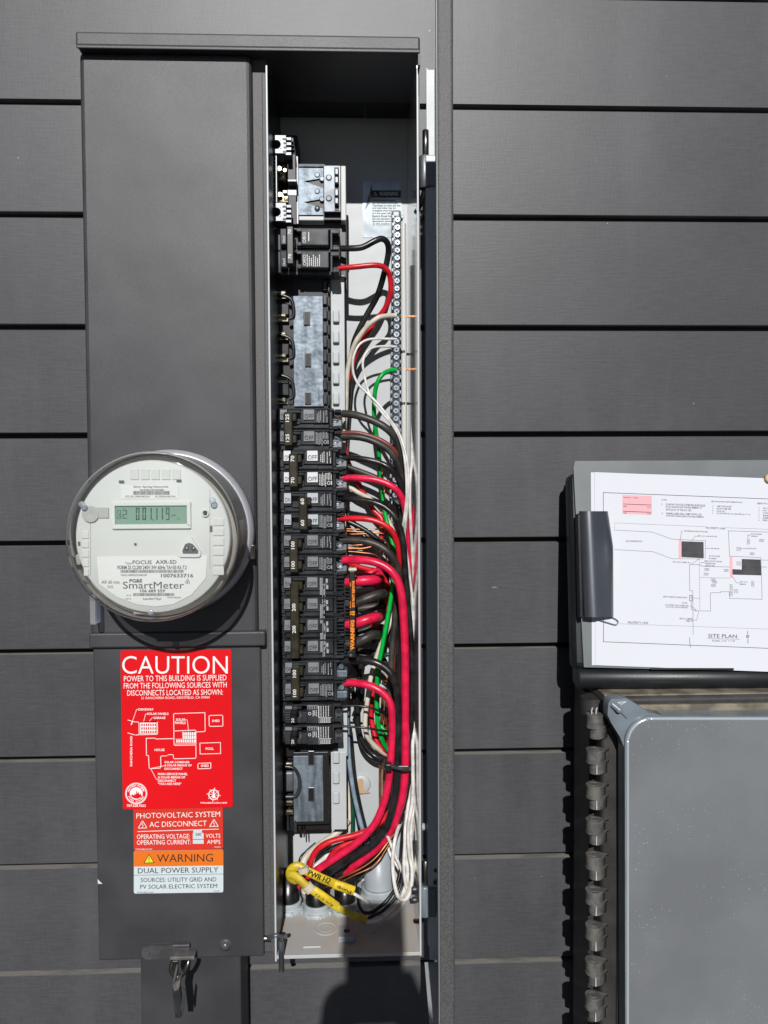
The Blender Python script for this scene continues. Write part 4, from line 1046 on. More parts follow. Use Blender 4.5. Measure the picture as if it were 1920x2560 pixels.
def top_breaker():
    o = W(685, 566, YK); root = thing('circuit_breaker', (o.x, YK, o.z), 'lone two-pole breaker marked 70 high up, with On and Off lettering, black handle', 'circuit breaker', 'circuit breakers stacked down the open panel')
    Mx = Matrix.Translation(o); b = MB(Mx)
    def B(m, x0, y0, x1, y1, ya, yb, bev=0.0): return m.box(x0 * kb, x1 * kb, ya, yb, -y1 * kb, -y0 * kb, bev, 1)
    for p in range(2):
        y = p * 55
        B(b, 0, y, 15, y + 54, .008, .05, .001); B(b, 14, y + 1, 138, y + 6, .003, .05, .0007); B(b, 15, y + 5, 31, y + 45, -.001, .05, .001)
        B(b, 55, y + 5, 68, y + 12, -.0005, .05, .0006); B(b, 66, y + 5, 134, y + 46, -.001, .05, .001); B(b, 31, y + 8, 66, y + 44, .014, .05)
        B(b, 55, y + 42, 66, y + 47, -.0005, .05, .0006)
        B(b, 137, y + 2, 161, y + 14, .004, .05, .001); B(b, 137, y + 12, 143, y + 54, .004, .05, .0008); B(b, 143, y + 44, 161, y + 54, .004, .05, .001); B(b, 143, y + 13, 161, y + 45, .02, .05)
        B(b, 14, y + 47, 138, y + 55, .012, .05)
    b.build('body', mat('glossy_black_plastic', (.05, .053, .058), .2, noise=.3, nscale=60), root)
    m = MB(Mx)
    for p in range(2):
        y = p * 55
        m.ltext('On/I', 21 * kb, -(y + 41) * kb, 27 * kb, -(y + 24) * kb, -.0012, rot=1); m.ltext('Off/O', 70 * kb, -(y + 40) * kb, 78 * kb, -(y + 14) * kb, -.0012, rot=1)
    for k in range(7):
        x = 80 + k * 5; yy = 55 + 14 + (k % 3) * 4
        while yy < 95:
            l = 2 + rnd() * 3; m.quad(x * kb, -(yy + l) * kb, (x + 2) * kb, -yy * kb, -.0012); yy += l + 1
    m.quad(84 * kb, -36 * kb, 86 * kb, -14 * kb, -.0012)
    m.build('printing', M['whiteprint'], root)
    m = MB(Mx); B(m, 32, 6, 50, 99, -.012, .004, .0014); hd = m.build('handle', M['handleblk'], root)
    m = MB(Mx); m.ltext('70', 36 * kb, -27 * kb, 44 * kb, -15 * kb, -.0122, rot=1, bold=.02); m.ltext('70', 36 * kb, -86 * kb, 44 * kb, -74 * kb, -.0122, rot=1, bold=.02); m.build('lettering', M['whiteprint'], hd)
top_breaker()
def single(px, py, label):
    o = W(px, py, YK); root = thing('circuit_breaker', (o.x, YK, o.z), label, 'circuit breaker', 'circuit breakers stacked down the open panel')
    Mx = Matrix.Translation(o); b = MB(Mx)
    def B(m, x0, y0, x1, y1, ya, yb, bev=0.0): return m.box(x0 * kb, x1 * kb, ya, yb, -y1 * kb, -y0 * kb, bev, 1)
    B(b, 0, 1, 14, 51, .01, .05, .0008); B(b, 2, 8, 10, 28, .007, .02, .0006); B(b, 13, 1, 134, 5, .001, .05, .0006); B(b, 13, 5, 30, 50, .0035, .05, .0008)
    B(b, 56, 22, 70, 50, .0035, .05, .0008); B(b, 30, 5, 56, 14, .004, .05, .0006); B(b, 30, 36, 56, 50, .004, .05, .0006); B(b, 30, 14, 56, 36, .013, .05)
    B(b, 69, 5, 132, 50, .001, .05, .0008); B(b, 132, 2, 156, 10, .004, .05, .0008); B(b, 132, 10, 138, 50, .004, .05, .0008); B(b, 138, 10, 158, 40, .018, .05); B(b, 138, 40, 158, 50, .006, .05, .0008)
    for k in range(4): B(b, 8, 22 + k * 6, 30, 24 + k * 6, .0025, .008, .0003)
    b.build('body', M['blackpl'], root)
    m = MB(Mx); B(m, 14, 4, 32, 13, .001, .006, .0005); B(m, 70, 3, 97, 13, -.0002, .003, .0005); m.build('indicator_window', M['window'], root)
    m = MB(Mx)
    for k in range(4): 
        m.quad((72 + k * 6) * kb, -11 * kb, (75 + k * 6) * kb, -5 * kb, -.0004)
    m.build('window_marks', M['winmark'], root)
    m = MB(Mx)
    for k in range(8):
        x = 79 + k * 6.2 if k > 2 else 84 + k * 4; yy = 16 if k < 3 else 5
        while yy < (28 if k < 3 else 32):
            l = 2 + rnd() * 3; m.quad(x * kb, -(yy + l) * kb, (x + 1.6) * kb, -yy * kb, .0006); yy += l + 1
    m.quad(100 * kb, -35 * kb, 131 * kb, -34 * kb, .0006); m.quad(99.4 * kb, -49 * kb, 100 * kb, -4 * kb, .0006)
    for k in range(4):
        for j in range(6): m.quad((103 + j * 4.4) * kb, -(38.6 + k * 3) * kb, (106 + j * 4.4) * kb, -(37 + k * 3) * kb, .0006)
    vs = []
    for i in range(14):
        a = 2 * math.pi * i / 14
        for r_ in (2.6, 3.8): vs.append(((76 + math.cos(a) * r_) * kb, .0006, (-24 + math.sin(a) * r_) * kb))
    m.add(vs, [(2 * i, 2 * i + 1, (2 * i + 3) % 28, (2 * i + 2) % 28) for i in range(14)])
    m.build('printing', M['whiteprint'], root)
    m = MB(Mx); B(m, 28, 18, 44, 46, -.006, .012, .0014); B(m, 32, 12, 46, 20, -.010, .004, .001); hd = m.build('handle', M['handleblk'], root)
    m = MB(Mx); m.ltext('20', 31 * kb, -42 * kb, 38 * kb, -31 * kb, -.0062, rot=1, bold=.01); m.build('lettering', M['whiteprint'], hd)
    m = MB(Mx); m.cyl((148 * kb, .017, -24 * kb), (0, -1, 0), .0032, .004, 12); m.build('terminal_screw', M['darksteel'], root)
    return root
single(698, 1762, 'small single breaker marked 20, upper one of the lowest pair')
single(698, 1815, 'small single breaker marked 20, at the very bottom of the breaker stack')

# warning strap over the 200 A wires
t = thing('warning_strap', W(879, 1530, -.045), 'upright black strap with orange WARNING DO NOT REMOVE lettering', 'strap')
m = MB(); m.pbox(873, 1427, 889, 1645, -.047, -.044, .0012); m.build('strap_body', M['blackdk'], t)
m = MB(); m.pbox(871, 1421, 892, 1428, -.046, -.03, .001); m.build('strap_tab', M['cleartape'], t)
m = MB(); m.text('WARNING', 876, 1550, 886, 1625, -.0474, rot=1, bold=.05); m.text('DO NOT REMOVE', 880, 1452, 887, 1518, -.0474, rot=1, bold=.05); m.text('BLACK', 874.5, 1605, 877, 1621, -.0474, rot=1); m.text('RED', 874.5, 1560, 877, 1569, -.0474, rot=1)
m.text('RED', 874.5, 1456, 877.5, 1466, -.0474, rot=1, bold=.03); m.text('BLACK', 874.5, 1503, 877.5, 1520, -.0474, rot=1, bold=.03); m.pquad(875, 1529, 879, 1532, -.0474); m.pquad(875, 1534, 879, 1537, -.0474); m.pquad(880, 1528, 887, 1532, -.0474); m.pquad(880, 1534, 887, 1538, -.0474)
m.build('lettering', M['orangeink'], t)
m = MB(); m.rev([(.0040, 0), (.0036, .0008), (.0026, .0008), (.0024, .0002), (.0001, .0002)], W(877, 1634, -.0472), q, 20); m.build('strap_rivet', M['blackpl'], t)
# ================================================================ wires
def wire(label, pts, rpx, m_, yref=-.02, cat='wire', name='wire', group=None, sub=7, seg=14, extra=None, flat=1):
    """pts: (photo x, photo y, depth)"""
    P = [W(x, y, d) for x, y, d in pts]
    r = rpx / F * (.945 + yref)
    m = MB(); m.tube(P, r, seg, sub, flat); o = m.build(name, m_)
    o['label'] = label; o['category'] = cat
    if group: o['group'] = group
    return o
G = 'insulated wires in the open panel'
def tips(P0, r, cnt=6, ln=.008):
    pass
wire('black wire arching from the lone top 70 breaker and dropping behind the cream one', [(843, 621, -.012), (875, 621, -.018), (906, 618, -.02), (938, 602, -.02), (955, 597, -.018), (968, 607, -.015), (971, 632, -.008), (960, 685, .0), (943, 740, .01), (920, 782, .015), (895, 830, .02), (882, 870, .026), (873, 960, .03), (866, 1080, .04), (862, 1160, .045)], 7.6, M['w_black'], group=G)
wire('red wire leaving the lone top 70 breaker and running down behind the lower breaker wires', [(846, 671, -.014), (890, 667, -.018), (938, 663, -.018), (962, 670, -.014), (975, 692, -.008), (976, 735, .0), (962, 772, .008), (940, 800, .014), (918, 835, .018), (897, 868, .022), (881, 910, .026), (868, 975, .03), (862, 1060, .034), (866, 1140, .036), (885, 1185, .036), (912, 1238, .036), (934, 1275, .034), (955, 1300, .03), (953, 1340, .028), (946, 1385, .028), (949, 1430, .028), (962, 1475, .03), (972, 1530, .03), (958, 1610, .03), (938, 1690, .03), (928, 1760, .028), (931, 1810, .026), (945, 1860, .02), (972, 1880, .02)], 6.6, M['w_red'], yref=.01, group=G)
wire('cream wire with fine black print, curving from the terminal bar down behind breakers', [(990, 789, .004), (965, 790, .0), (945, 795, -.002), (922, 812, .0), (905, 832, .004), (888, 858, .008), (874, 900, .014), (867, 950, .018), (865, 1020, .022), (859, 1100, .03), (862, 1200, .034), (885, 1225, .034), (920, 1245, .034), (952, 1272, .032), (975, 1310, .026), (990, 1350, .024), (1000, 1400, .026), (998, 1470, .026), (985, 1530, .02), (962, 1590, .014), (942, 1640, .01), (928, 1690, .006), (920, 1740, .004), (913, 1800, .004), (916, 1835, .006), (930, 1857, .01), (955, 1880, .02), (975, 1890, .03)], 6.3, M['w_cream'], group=G)
wire('upper of two thin white wires looping from the terminal bar', [(992, 848, .004), (950, 847, .0), (921, 849, -.004), (900, 860, -.006), (888, 880, -.008), (882, 905, -.008), (884, 935, -.008), (897, 962, -.01), (920, 985, -.012), (945, 1010, -.016), (970, 1042, -.024), (995, 1078, -.034), (1009, 1115, -.042), (1018, 1155, -.046), (1022, 1200, -.046), (1020, 1250, -.044), (1014, 1310, -.040), (1012, 1350, -.03), (1022, 1420, -.03), (1031, 1500, -.02), (1036, 1620, -.02), (1037, 1760, -.02), (1040, 1900, -.02), (1042, 2050, -.02), (1038, 2150, -.02), (1030, 2210, -.03)], 3.2, M['w_white'], group=G)
wire('lower of two thin white wires looping from the terminal bar', [(992, 867, .004), (955, 866, .0), (930, 870, -.004), (914, 885, -.006), (907, 908, -.008), (911, 938, -.008), (920, 975, -.01), (935, 1005, -.012), (958, 1035, -.02), (985, 1068, -.03), (1003, 1105, -.038), (1012, 1150, -.044), (1016, 1200, -.046), (1016, 1250, -.044), (1010, 1300, -.040), (1005, 1345, -.03), (1024, 1440, -.028), (1036, 1560, -.02), (1041, 1700, -.018), (1041, 1850, -.018), (1036, 2000, -.02), (1030, 2100, -.02)], 3.2, M['w_white'], group=G)
wire('green wire curving from the terminal bar down behind the breaker wires', [(990, 925, .004), (972, 927, .0), (955, 938, -.004), (943, 958, -.004), (937, 985, .0), (935, 1030, .006), (940, 1080, .01), (946, 1120, .016), (950, 1170, .02), (956, 1230, .022), (964, 1290, .02), (978, 1345, .014), (985, 1385, .01), (984, 1430, .004), (979, 1485, .0), (969, 1545, -.002), (957, 1610, -.002), (946, 1670, .0), (942, 1730, .0), (943, 1790, .0), (952, 1840, .004), (968, 1872, .01), (985, 1890, .02)], 5.8, M['w_green'], group=G)
wire('thick black wire from upper terminal of the 125 breaker', [(856, 1034, -.020), (880, 1036, -.024), (905, 1042, -.028), (935, 1053, -.030), (962, 1068, -.032), (985, 1090, -.03), (1000, 1120, -.026), (1008, 1160, -.022), (1011, 1210, -.016), (1012, 1290, -.008), (1010, 1420, .0), (1006, 1560, .004), (1004, 1750, .004), (1004, 1900, .0)], 9.4, M['w_blackd'], group=G)
wire('reddish brown wire lying along top of the lower 125 wire', [(854, 1083, -.018), (890, 1082, -.022), (925, 1090, -.024), (955, 1102, -.026), (982, 1122, -.026), (1000, 1150, -.022), (1007, 1190, -.016), (1006, 1260, -.004), (1000, 1400, .012), (992, 1520, .014), (985, 1620, .012), (981, 1750, .01), (985, 1900, .008)], 5.6, M['w_brown'], group=G)
wire('thick dusty black wire from lower terminal of the 125 breaker', [(854, 1091, -.020), (885, 1092, -.024), (912, 1096, -.026), (942, 1107, -.028), (970, 1124, -.028), (990, 1148, -.026), (1002, 1180, -.022), (1007, 1225, -.014), (1005, 1300, -.004), (996, 1420, .006), (986, 1560, .01), (978, 1660, .01), (975, 1800, .008), (980, 1900, .004)], 8.4, M['w_blackd'], group=G)
wire('black wire from upper terminal of the lower 70 breaker', [(858, 1144, -.018), (885, 1145, -.022), (915, 1149, -.026), (945, 1156, -.028), (970, 1168, -.03), (992, 1190, -.028), (1006, 1218, -.026), (1012, 1260, -.022), (1013, 1330, -.014), (1011, 1430, -.004), (1012, 1560, .0), (1010, 1700, .0), (1008, 1880, -.004)], 7.6, M['w_black'], group=G)
wire('red wire from lower terminal of the lower 70 breaker', [(858, 1195, -.02), (885, 1195, -.024), (920, 1197, -.028), (950, 1203, -.03), (980, 1216, -.032), (1001, 1238, -.03), (1012, 1268, -.026), (1019, 1310, -.02), (1024, 1370, -.014), (1026, 1440, -.01), (1022, 1560, .0), (1018, 1750, .0), (1016, 1880, .0)], 8.2, M['w_pink'], group=G)
wire('red wire glimpsed behind the white wires near the panel edge', [(1013, 1232, -.004), (1022, 1262, -.008), (1029, 1300, -.01), (1032, 1350, -.01), (1032, 1400, -.01), (1030, 1470, -.006), (1026, 1560, .0), (1022, 1700, .004)], 5.2, M['w_pink'], group=G)
wire('black wire from upper terminal of the 60 breaker', [(847, 1247, -.018), (870, 1247, -.024), (905, 1250, -.030), (938, 1257, -.034), (965, 1270, -.036), (987, 1292, -.038), (1001, 1322, -.038), (1009, 1362, -.038), (1013, 1420, -.036), (1018, 1490, -.036), (1025, 1570, -.034), (1030, 1660, -.032), (1030, 1760, -.03), (1026, 1860, -.03), (1021, 1940, -.03), (1010, 2010, -.026), (990, 2070, -.02), (955, 2115, -.01), (905, 2150, .0), (850, 2178, .01), (800, 2200, .02), (770, 2215, .03)], 7.6, M['w_black'], group=G)
wire('red wire from lower terminal of the 60 breaker', [(848, 1296, -.02), (875, 1296, -.025), (910, 1297, -.030), (940, 1303, -.032), (967, 1316, -.033), (985, 1336, -.032), (995, 1366, -.028), (999, 1400, -.022), (1002, 1440, -.012), (1008, 1520, .0), (1010, 1660, .004)], 7.2, M['w_red'], group=G)
wire('black wire from upper terminal of the 100 breaker above the 200', [(858, 1350, -.02), (885, 1351, -.024), (915, 1354, -.028), (944, 1363, -.03), (970, 1380, -.032), (988, 1405, -.03), (998, 1440, -.024), (1003, 1490, -.012), (1006, 1580, -.002), (1006, 1720, .0), (1000, 1870, .0)], 9, M['w_blackd'], group=G)
pinkpts = [(858, 1400, -.024), (880, 1399, -.028), (905, 1400, -.034), (935, 1405, -.038), (962, 1416, -.040), (983, 1434, -.042), (998, 1462, -.042), (1006, 1505, -.042), (1011, 1580, -.040), (1013, 1680, -.038), (1013, 1790, -.036), (1014, 1880, -.036), (1012, 1940, -.034), (1007, 1985, -.034), (994, 2035, -.030), (975, 2080, -.022), (948, 2115, -.012), (905, 2150, -.002), (860, 2185, .01), (840, 2215, .02)]
wire('thick crimson wire from the 100 breaker above the 200, longest in the bundle', pinkpts, 10.2, M['w_pink'], group=G)
wire('thick black wire from upper terminal of the 100 breaker below the 200', [(860, 1655, -.022), (882, 1652, -.026), (910, 1651, -.032), (938, 1656, -.036), (962, 1669, -.038), (981, 1690, -.040), (992, 1722, -.040), (996, 1770, -.040), (995, 1840, -.040), (994, 1920, -.040), (990, 1975, -.038), (979, 2030, -.034), (962, 2075, -.030), (930, 2112, -.022), (885, 2142, -.014), (840, 2172, -.006), (800, 2205, .0), (775, 2240, .004)], 9.6, M['w_black'], group=G)
wire('red wire from lower terminal of the 100 breaker below the 200', [(860, 1707, -.022), (885, 1707, -.026), (912, 1711, -.032), (940, 1721, -.036), (963, 1738, -.038), (977, 1762, -.040), (981, 1800, -.040), (980, 1860, -.040), (975, 1920, -.040), (969, 1970, -.038), (957, 2015, -.036), (938, 2058, -.034), (908, 2093, -.030), (872, 2122, -.026), (835, 2147, -.022), (800, 2170, -.018), (770, 2190, -.014), (746, 2212, -.006), (735, 2240, .004)], 9.4, M['w_pink'], group=G)
wire('red wire branching off behind and curling left above the conduits', [(995, 1990, -.018), (975, 2030, -.018), (945, 2060, -.018), (915, 2078, -.02), (880, 2090, -.02), (845, 2098, -.02), (812, 2110, -.02), (790, 2128, -.018), (777, 2155, -.014), (772, 2190, -.004), (770, 2230, .01)], 7.6, M['w_red'], group=G)
wire('second red wire crossing under the curled ones above the conduits', [(905, 2095, -.004), (870, 2108, -.004), (840, 2125, -.004), (820, 2150, -.002), (806, 2180, .004), (795, 2220, .012)], 6.6, M['w_red'], group=G)
wire('short red wire entering the third conduit', [(940, 2130, .0), (910, 2150, .0), (880, 2175, .004), (858, 2205, .01), (850, 2250, .016)], 8, M['w_red'], group=G)
wire('black wire under the copper strands entering the third conduit', [(985, 2080, -.008), (950, 2130, -.004), (915, 2170, .0), (880, 2205, .006), (868, 2250, .016)], 9, M['w_black'], group=G)
wire('black wire beneath the curled red ones near the left conduits', [(900, 2110, .004), (860, 2112, .004), (820, 2128, .004), (795, 2150, .006), (785, 2200, .012)], 7.5, M['w_black'], group=G)
# wires of the 200 breaker bending back
for lab, x0, ya, x1, yb, mm, rr in (('uppermost red stub from the 200 breaker', 861, 1455, 947, 1450, 'w_pink', 13), ('upper dusty black stub from the 200 breaker', 864, 1508, 958, 1486, 'w_blackd', 11.5), ('lower red stub from the 200 breaker', 861, 1560, 944, 1545, 'w_pink', 13), ('lower dusty black stub from the 200 breaker', 864, 1608, 940, 1588, 'w_blackd', 11.5)):
    wire(lab + ', bending back under the strap', [(x0, ya, -.014), (x0 + 25, ya - 1, -.018), ((x0 + x1) / 2 + 8, (ya + yb) / 2 - 1, -.02), (x1 - 12, yb, -.016), (x1, yb - 2, -.004), (x1 + 2, yb, .014), (x1 - 8, yb + 14, .034)], rr, M[mm], group=G, seg=18)
wire('pale grey stub behind the 200 breaker wires', [(880, 1478, .0), (910, 1474, .0), (934, 1470, .0)], 5, M['pvclt'], group=G)
wire('red wire crossing behind the strap top', [(890, 1438, .01), (920, 1434, .01), (945, 1425, .014), (960, 1450, .02), (975, 1490, .03)], 6, M['w_pink'], group=G)
# thin black wires of the 20 breakers
wire('thin black wire from the upper 20 breaker', [(850, 1766, -.02), (880, 1764, -.022), (910, 1766, -.024), (935, 1772, -.024), (957, 1783, -.022), (978, 1800, -.018), (985, 1840, -.01)], 3, M['w_black'], group=G)
wire('thin black wire from the lower 20 breaker', [(850, 1815, -.02), (880, 1817, -.022), (915, 1820, -.024), (950, 1826, -.022), (975, 1831, -.016), (985, 1850, -.008)], 3, M['w_black'], group=G)
# behind: black loops, blue, dark green, cream
wire('black wire looping low between the green one and the back plate', [(905, 1640, .02), (897, 1700, .02), (893, 1760, .02), (897, 1820, .02), (910, 1860, .018), (935, 1888, .016), (962, 1900, .01), (985, 1905, .004)], 6, M['w_black'], group=G)
wire('second black wire looping low behind the bundle', [(880, 1720, .03), (889, 1760, .032), (893, 1820, .034), (905, 1868, .03), (930, 1895, .026), (960, 1903, .02)], 6, M['w_black'], group=G)
wire('grey-blue wire slanting down right of the hook rail', [(868, 1600, .04), (867, 1720, .035), (868, 1800, .03), (873, 1900, .028), (884, 1980, .026), (900, 2050, .022), (912, 2090, .02), (930, 2140, .02)], 6, M['w_blue'], group=G)
wire('black wire printed with digits slanting beside the grey-blue one', [(866, 1820, .036), (868, 1900, .034), (878, 1970, .032), (890, 2030, .03), (900, 2080, .028), (912, 2120, .028)], 4.6, M['w_black'], group=G)
wire('black wire just right of the grey-blue one', [(876, 1820, .036), (886, 1930, .034), (898, 2000, .032), (912, 2060, .028), (925, 2110, .026)], 4.2, M['w_black'], group=G)
wire('dark green wire behind the hook rail', [(872, 1900, .046), (880, 1990, .046), (882, 2060, .044), (880, 2110, .04)], 5.4, M['w_dkgreen'], group=G)
wire('cream wire straight down behind the hook rail', [(868, 1880, .05), (869, 1960, .05), (873, 2030, .048), (872, 2080, .046), (862, 2110, .04), (840, 2130, .03)], 5.6, M['w_cream'], group=G)
wire('thick cream wire swinging left into the first conduit', [(870, 2050, .036), (855, 2070, .034), (832, 2090, .03), (800, 2112, .022), (775, 2132, .014), (760, 2152, .008), (757, 2185, .006), (762, 2230, .01)], 9, M['w_cream'], group=G)
wire('white wire between the red curls', [(830, 2130, .004), (805, 2150, -.002), (785, 2168, -.006), (770, 2185, -.004), (765, 2220, .006)], 6, M['w_white'], group=G)
wire('black wire hugging the thick cream one on its left', [(790, 2108, .03), (765, 2130, .026), (750, 2150, .02), (748, 2200, .018)], 4, M['w_black'], group=G)
# behind breakers: black diagonal, dark green end
wire('glossy black wire slanting behind the red 60 wire', [(852, 1240, .03), (864, 1275, .028), (880, 1302, .026), (900, 1330, .024), (920, 1350, .022), (950, 1390, .024), (970, 1450, .03)], 5, M['w_black'], group=G)
wire('second glossy black wire slanting behind the red 60 wire', [(872, 1295, .03), (892, 1312, .03), (915, 1342, .03), (940, 1378, .03), (960, 1420, .034)], 4, M['w_black'], group=G)
wire('pale cream wire low behind the 100 breaker wires', [(862, 1690, .03), (895, 1693, .03), (925, 1690, .03), (950, 1672, .03), (972, 1690, .03), (985, 1720, .03)], 8, M['w_cream'], group=G)
# dark tangle behind the strap
for i, (a, b) in enumerate((((868, 1480), (960, 1462)), ((868, 1530), (965, 1520)), ((868, 1590), (960, 1570)), ((870, 1630), (950, 1640)))):
    wire(('topmost', 'second', 'third', 'lowest')[i] + ' dark wire in the tangle behind the warning strap', [(a[0], a[1], .036), ((a[0] + b[0]) / 2, (a[1] + b[1]) / 2 - 6, .032), (b[0], b[1], .034), (b[0] + 22, b[1] + 40, .04)], 9, M['w_blackd'], group='dark wires behind the strap')
# more of the tangle
wire('red wire passing behind the two 100 breaker wires', [(862, 1404, .012), (900, 1418, .014), (935, 1428, .016), (962, 1450, .018), (978, 1500, .02), (984, 1580, .024), (980, 1680, .026), (972, 1800, .026), (974, 1900, .02)], 7, M['w_red'], group=G)
wire('black wire crossing low behind the red wire of the 60 breaker', [(862, 1300, .024), (900, 1318, .022), (940, 1345, .02), (972, 1385, .02), (988, 1440, .02), (996, 1520, .02), (994, 1640, .02), (990, 1780, .018), (988, 1900, .012)], 7, M['w_black'], group=G)
wire('black wire hidden behind the lower 70 breaker wires', [(862, 1165, .024), (905, 1180, .024), (950, 1200, .022), (985, 1235, .018), (1000, 1290, .014), (1004, 1380, .014), (1000, 1500, .014)], 7, M['w_blackd'], group=G)
wire('black wire swinging down behind the strap foot', [(866, 1642, .02), (890, 1668, .026), (905, 1700, .03), (900, 1750, .034), (884, 1790, .036)], 6, M['w_black'], group=G)
wire('dark green wire end peeping right of the strap foot', [(955, 1640, .02), (972, 1636, .018), (985, 1642, .02)], 6, M['w_dkgreen'], group=G)
wire('green wire branch joining low beside the bundle', [(948, 1812, .012), (958, 1822, .01), (970, 1838, .008), (982, 1850, .01)], 5, M['w_green'], group=G)
wire('pale grey stub low behind the lower 100 breaker wires', [(942, 1712, .02), (960, 1716, .018), (975, 1722, .02)], 6, M['pvclt'], group=G)
# bare copper
GC = 'bare copper strands'
rc = random.Random(3)
for i, (x0, y0, x1, y1) in enumerate(((862, 1327, 975, 1340), (862, 1336, 970, 1332), (862, 1345, 960, 1350), (864, 1322, 980, 1325), (862, 1372, 950, 1368), (862, 1378, 945, 1392), (864, 1366, 940, 1366))):
    wire(('uppermost bare copper strand above the black 100 wire', 'second bare copper strand down, above the black 100 wire', 'lowest bare copper strand above the black 100 wire', 'long thin copper strand crossing under the red 60 wire', 'upper bare copper strand between black and crimson 100 wires', 'lowest slanting copper strand between black and crimson 100 wires', 'short copper strand just beneath the black 100 wire')[i], [(x0, y0, .022), ((x0 + x1) / 2, (y0 + y1) / 2 + rc.uniform(-4, 4), .02), (x1, y1, .022), (x1 + 20, y1 + 50, .03), (x1 + 22, y1 + 160, .036)], 1.9, M['copper'], group=GC, cat='copper wire', name='copper_wire', seg=8)
for i, x in enumerate((949, 953, 958, 962, 966)):
    wire(('leftmost', 'second from left', 'middle', 'fourth from left', 'rightmost')[i] + ' upright bare copper strand left of the tied bundle', [(x + 8, 1700, .036), (x + 3, 1800, .036), (x, 1900, .036), (x - .5, 1990, .034), (x + 2, 2080, .03), (x + 6, 2150, .02)], 2, M['copper'], group='upright copper strands', cat='copper wire', name='copper_wire', seg=8)
wire('upper of two bare copper wires sweeping down to the third conduit', [(985, 2085, -.022), (965, 2112, -.03), (945, 2138, -.034), (920, 2160, -.036), (885, 2180, -.036), (850, 2195, -.03), (820, 2215, -.02), (800, 2230, -.004)], 2.2, M['copper'], cat='copper wire', name='copper_wire', seg=8, group=GC + ' in front')
wire('lower of two bare copper wires sweeping down to the third conduit', [(980, 2100, -.02), (962, 2128, -.028), (948, 2150, -.034), (925, 2170, -.036), (890, 2186, -.036), (862, 2200, -.030), (840, 2212, -.02)], 2.2, M['copper'], cat='copper wire', name='copper_wire', seg=8, group=GC + ' in front')
for y, x1 in ((791, 1030), (923, 1030)):
    for k in range(3): wire(('upper', 'middle', 'lower')[k] + ' bare copper end poking right from the terminal bar ' + ('level with the cream wire' if y < 850 else 'level with the green wire'), [(1000, y + k - 1, .0), (1012, y + (k - 1) * 3, -.002), (1022, y - (k - 1) * 2, -.002), (x1, y + k - 1, -.002)], 1.5, M['copper'], cat='copper wire', name='copper_wire', seg=7, group='copper ends at the bar')
for y in (1032, 1040, 1086):
    wire({1032: 'top copper strand at upper terminal of the 125 breaker', 1040: 'lower copper strand at upper terminal of the 125 breaker', 1086: 'copper strand at lower terminal of the 125 breaker'}[y], [(846, y, -.02), (852, y + 1, -.021), (858, y + 1, -.022)], 2.2, M['copper'], cat='copper wire', name='copper_wire', seg=7, group='copper ends at the 125 breaker')
for k, (x, y) in enumerate(((953, 1182), (955, 1194), (966, 1200), (958, 1225), (972, 1246))):
    wire(('topmost', 'second', 'third', 'fourth', 'lowest')[k] + ' frayed copper strand beside the green wire', [(x, y - 10, .006), (x + 3, y, .0), (x + 1, y + 16, .0), (x + 6, y + 30, .006)], 1.4, M['copper'], cat='copper wire', name='copper_wire', seg=7, group='frayed copper by the green wire')
# right hand white bundle
GW = 'white wires bundled down the right edge'
def P6(l): return [(640 + x * .3134, 1800 + y * .3134, d) for x, y, d in l]
wire('white wire making the lowest open loop at bottom right', [(1030, 1480, -.02), (1036, 1650, -.024)] + P6([(1262, 60, -.03), (1250, 200, -.04), (1252, 420, -.044), (1248, 640, -.046), (1215, 860, -.050), (1222, 1060, -.052), (1245, 1200, -.056), (1236, 1340, -.058), (1205, 1420, -.06), (1165, 1435, -.06), (1128, 1395, -.06), (1102, 1290, -.056), (1090, 1140, -.05), (1100, 1000, -.044), (1125, 890, -.036), (1150, 830, -.02), (1160, 780, .0)]), 4.6, M['w_white'], group=GW)
wire('white wire of the second loop inside the lowest one', [(1034, 1500, -.016), (1040, 1700, -.02)] + P6([(1285, 100, -.02), (1270, 400, -.03), (1255, 700, -.034), (1235, 900, -.04), (1240, 1080, -.046), (1252, 1200, -.048), (1240, 1320, -.05), (1215, 1365, -.05), (1195, 1310, -.048), (1180, 1180, -.044), (1188, 980, -.038), (1200, 800, -.03), (1200, 640, -.016)]), 4.4, M['w_white'], group=GW)
wire('white wire dropping inside the loops', P6([(1270, 40, -.01), (1262, 300, -.02), (1222, 620, -.026), (1190, 880, -.034), (1192, 1060, -.04), (1210, 1200, -.044), (1200, 1330, -.046), (1150, 1440, -.048), (1100, 1500, -.04)]), 4.4, M['w_white'], group=GW)
wire('cream wire furthest right in the bundle', [(1037, 1400, .0), (1041, 1600, .0)] + P6([(1296, 60, .0), (1290, 300, -.004), (1272, 560, -.01), (1268, 800, -.02), (1285, 980, -.03), (1275, 1130, -.04), (1235, 1290, -.05), (1190, 1430, -.056), (1130, 1520, -.058), (1060, 1570, -.058), (1020, 1572, -.058)]), 4.2, M['w_cream'], group=GW)
wire('white wire slanting left across the lower bundle', P6([(1040, 900, -.02), (1072, 980, -.03), (1110, 1080, -.034), (1150, 1170, -.036), (1190, 1280, -.036)]), 4.0, M['w_white'], group=GW)
wire('white wire beside the pvc coupling', P6([(1050, 1000, -.01), (1075, 1080, -.014), (1130, 1170, -.02), (1160, 1230, -.02)]), 4.0, M['w_white'], group=GW)
wire('cream wire low behind the white loops', P6([(1262, 820, .0), (1270, 980, -.004), (1290, 1120, -.01), (1298, 1200, -.01)]), 3.6, M['w_cream'], group=GW)
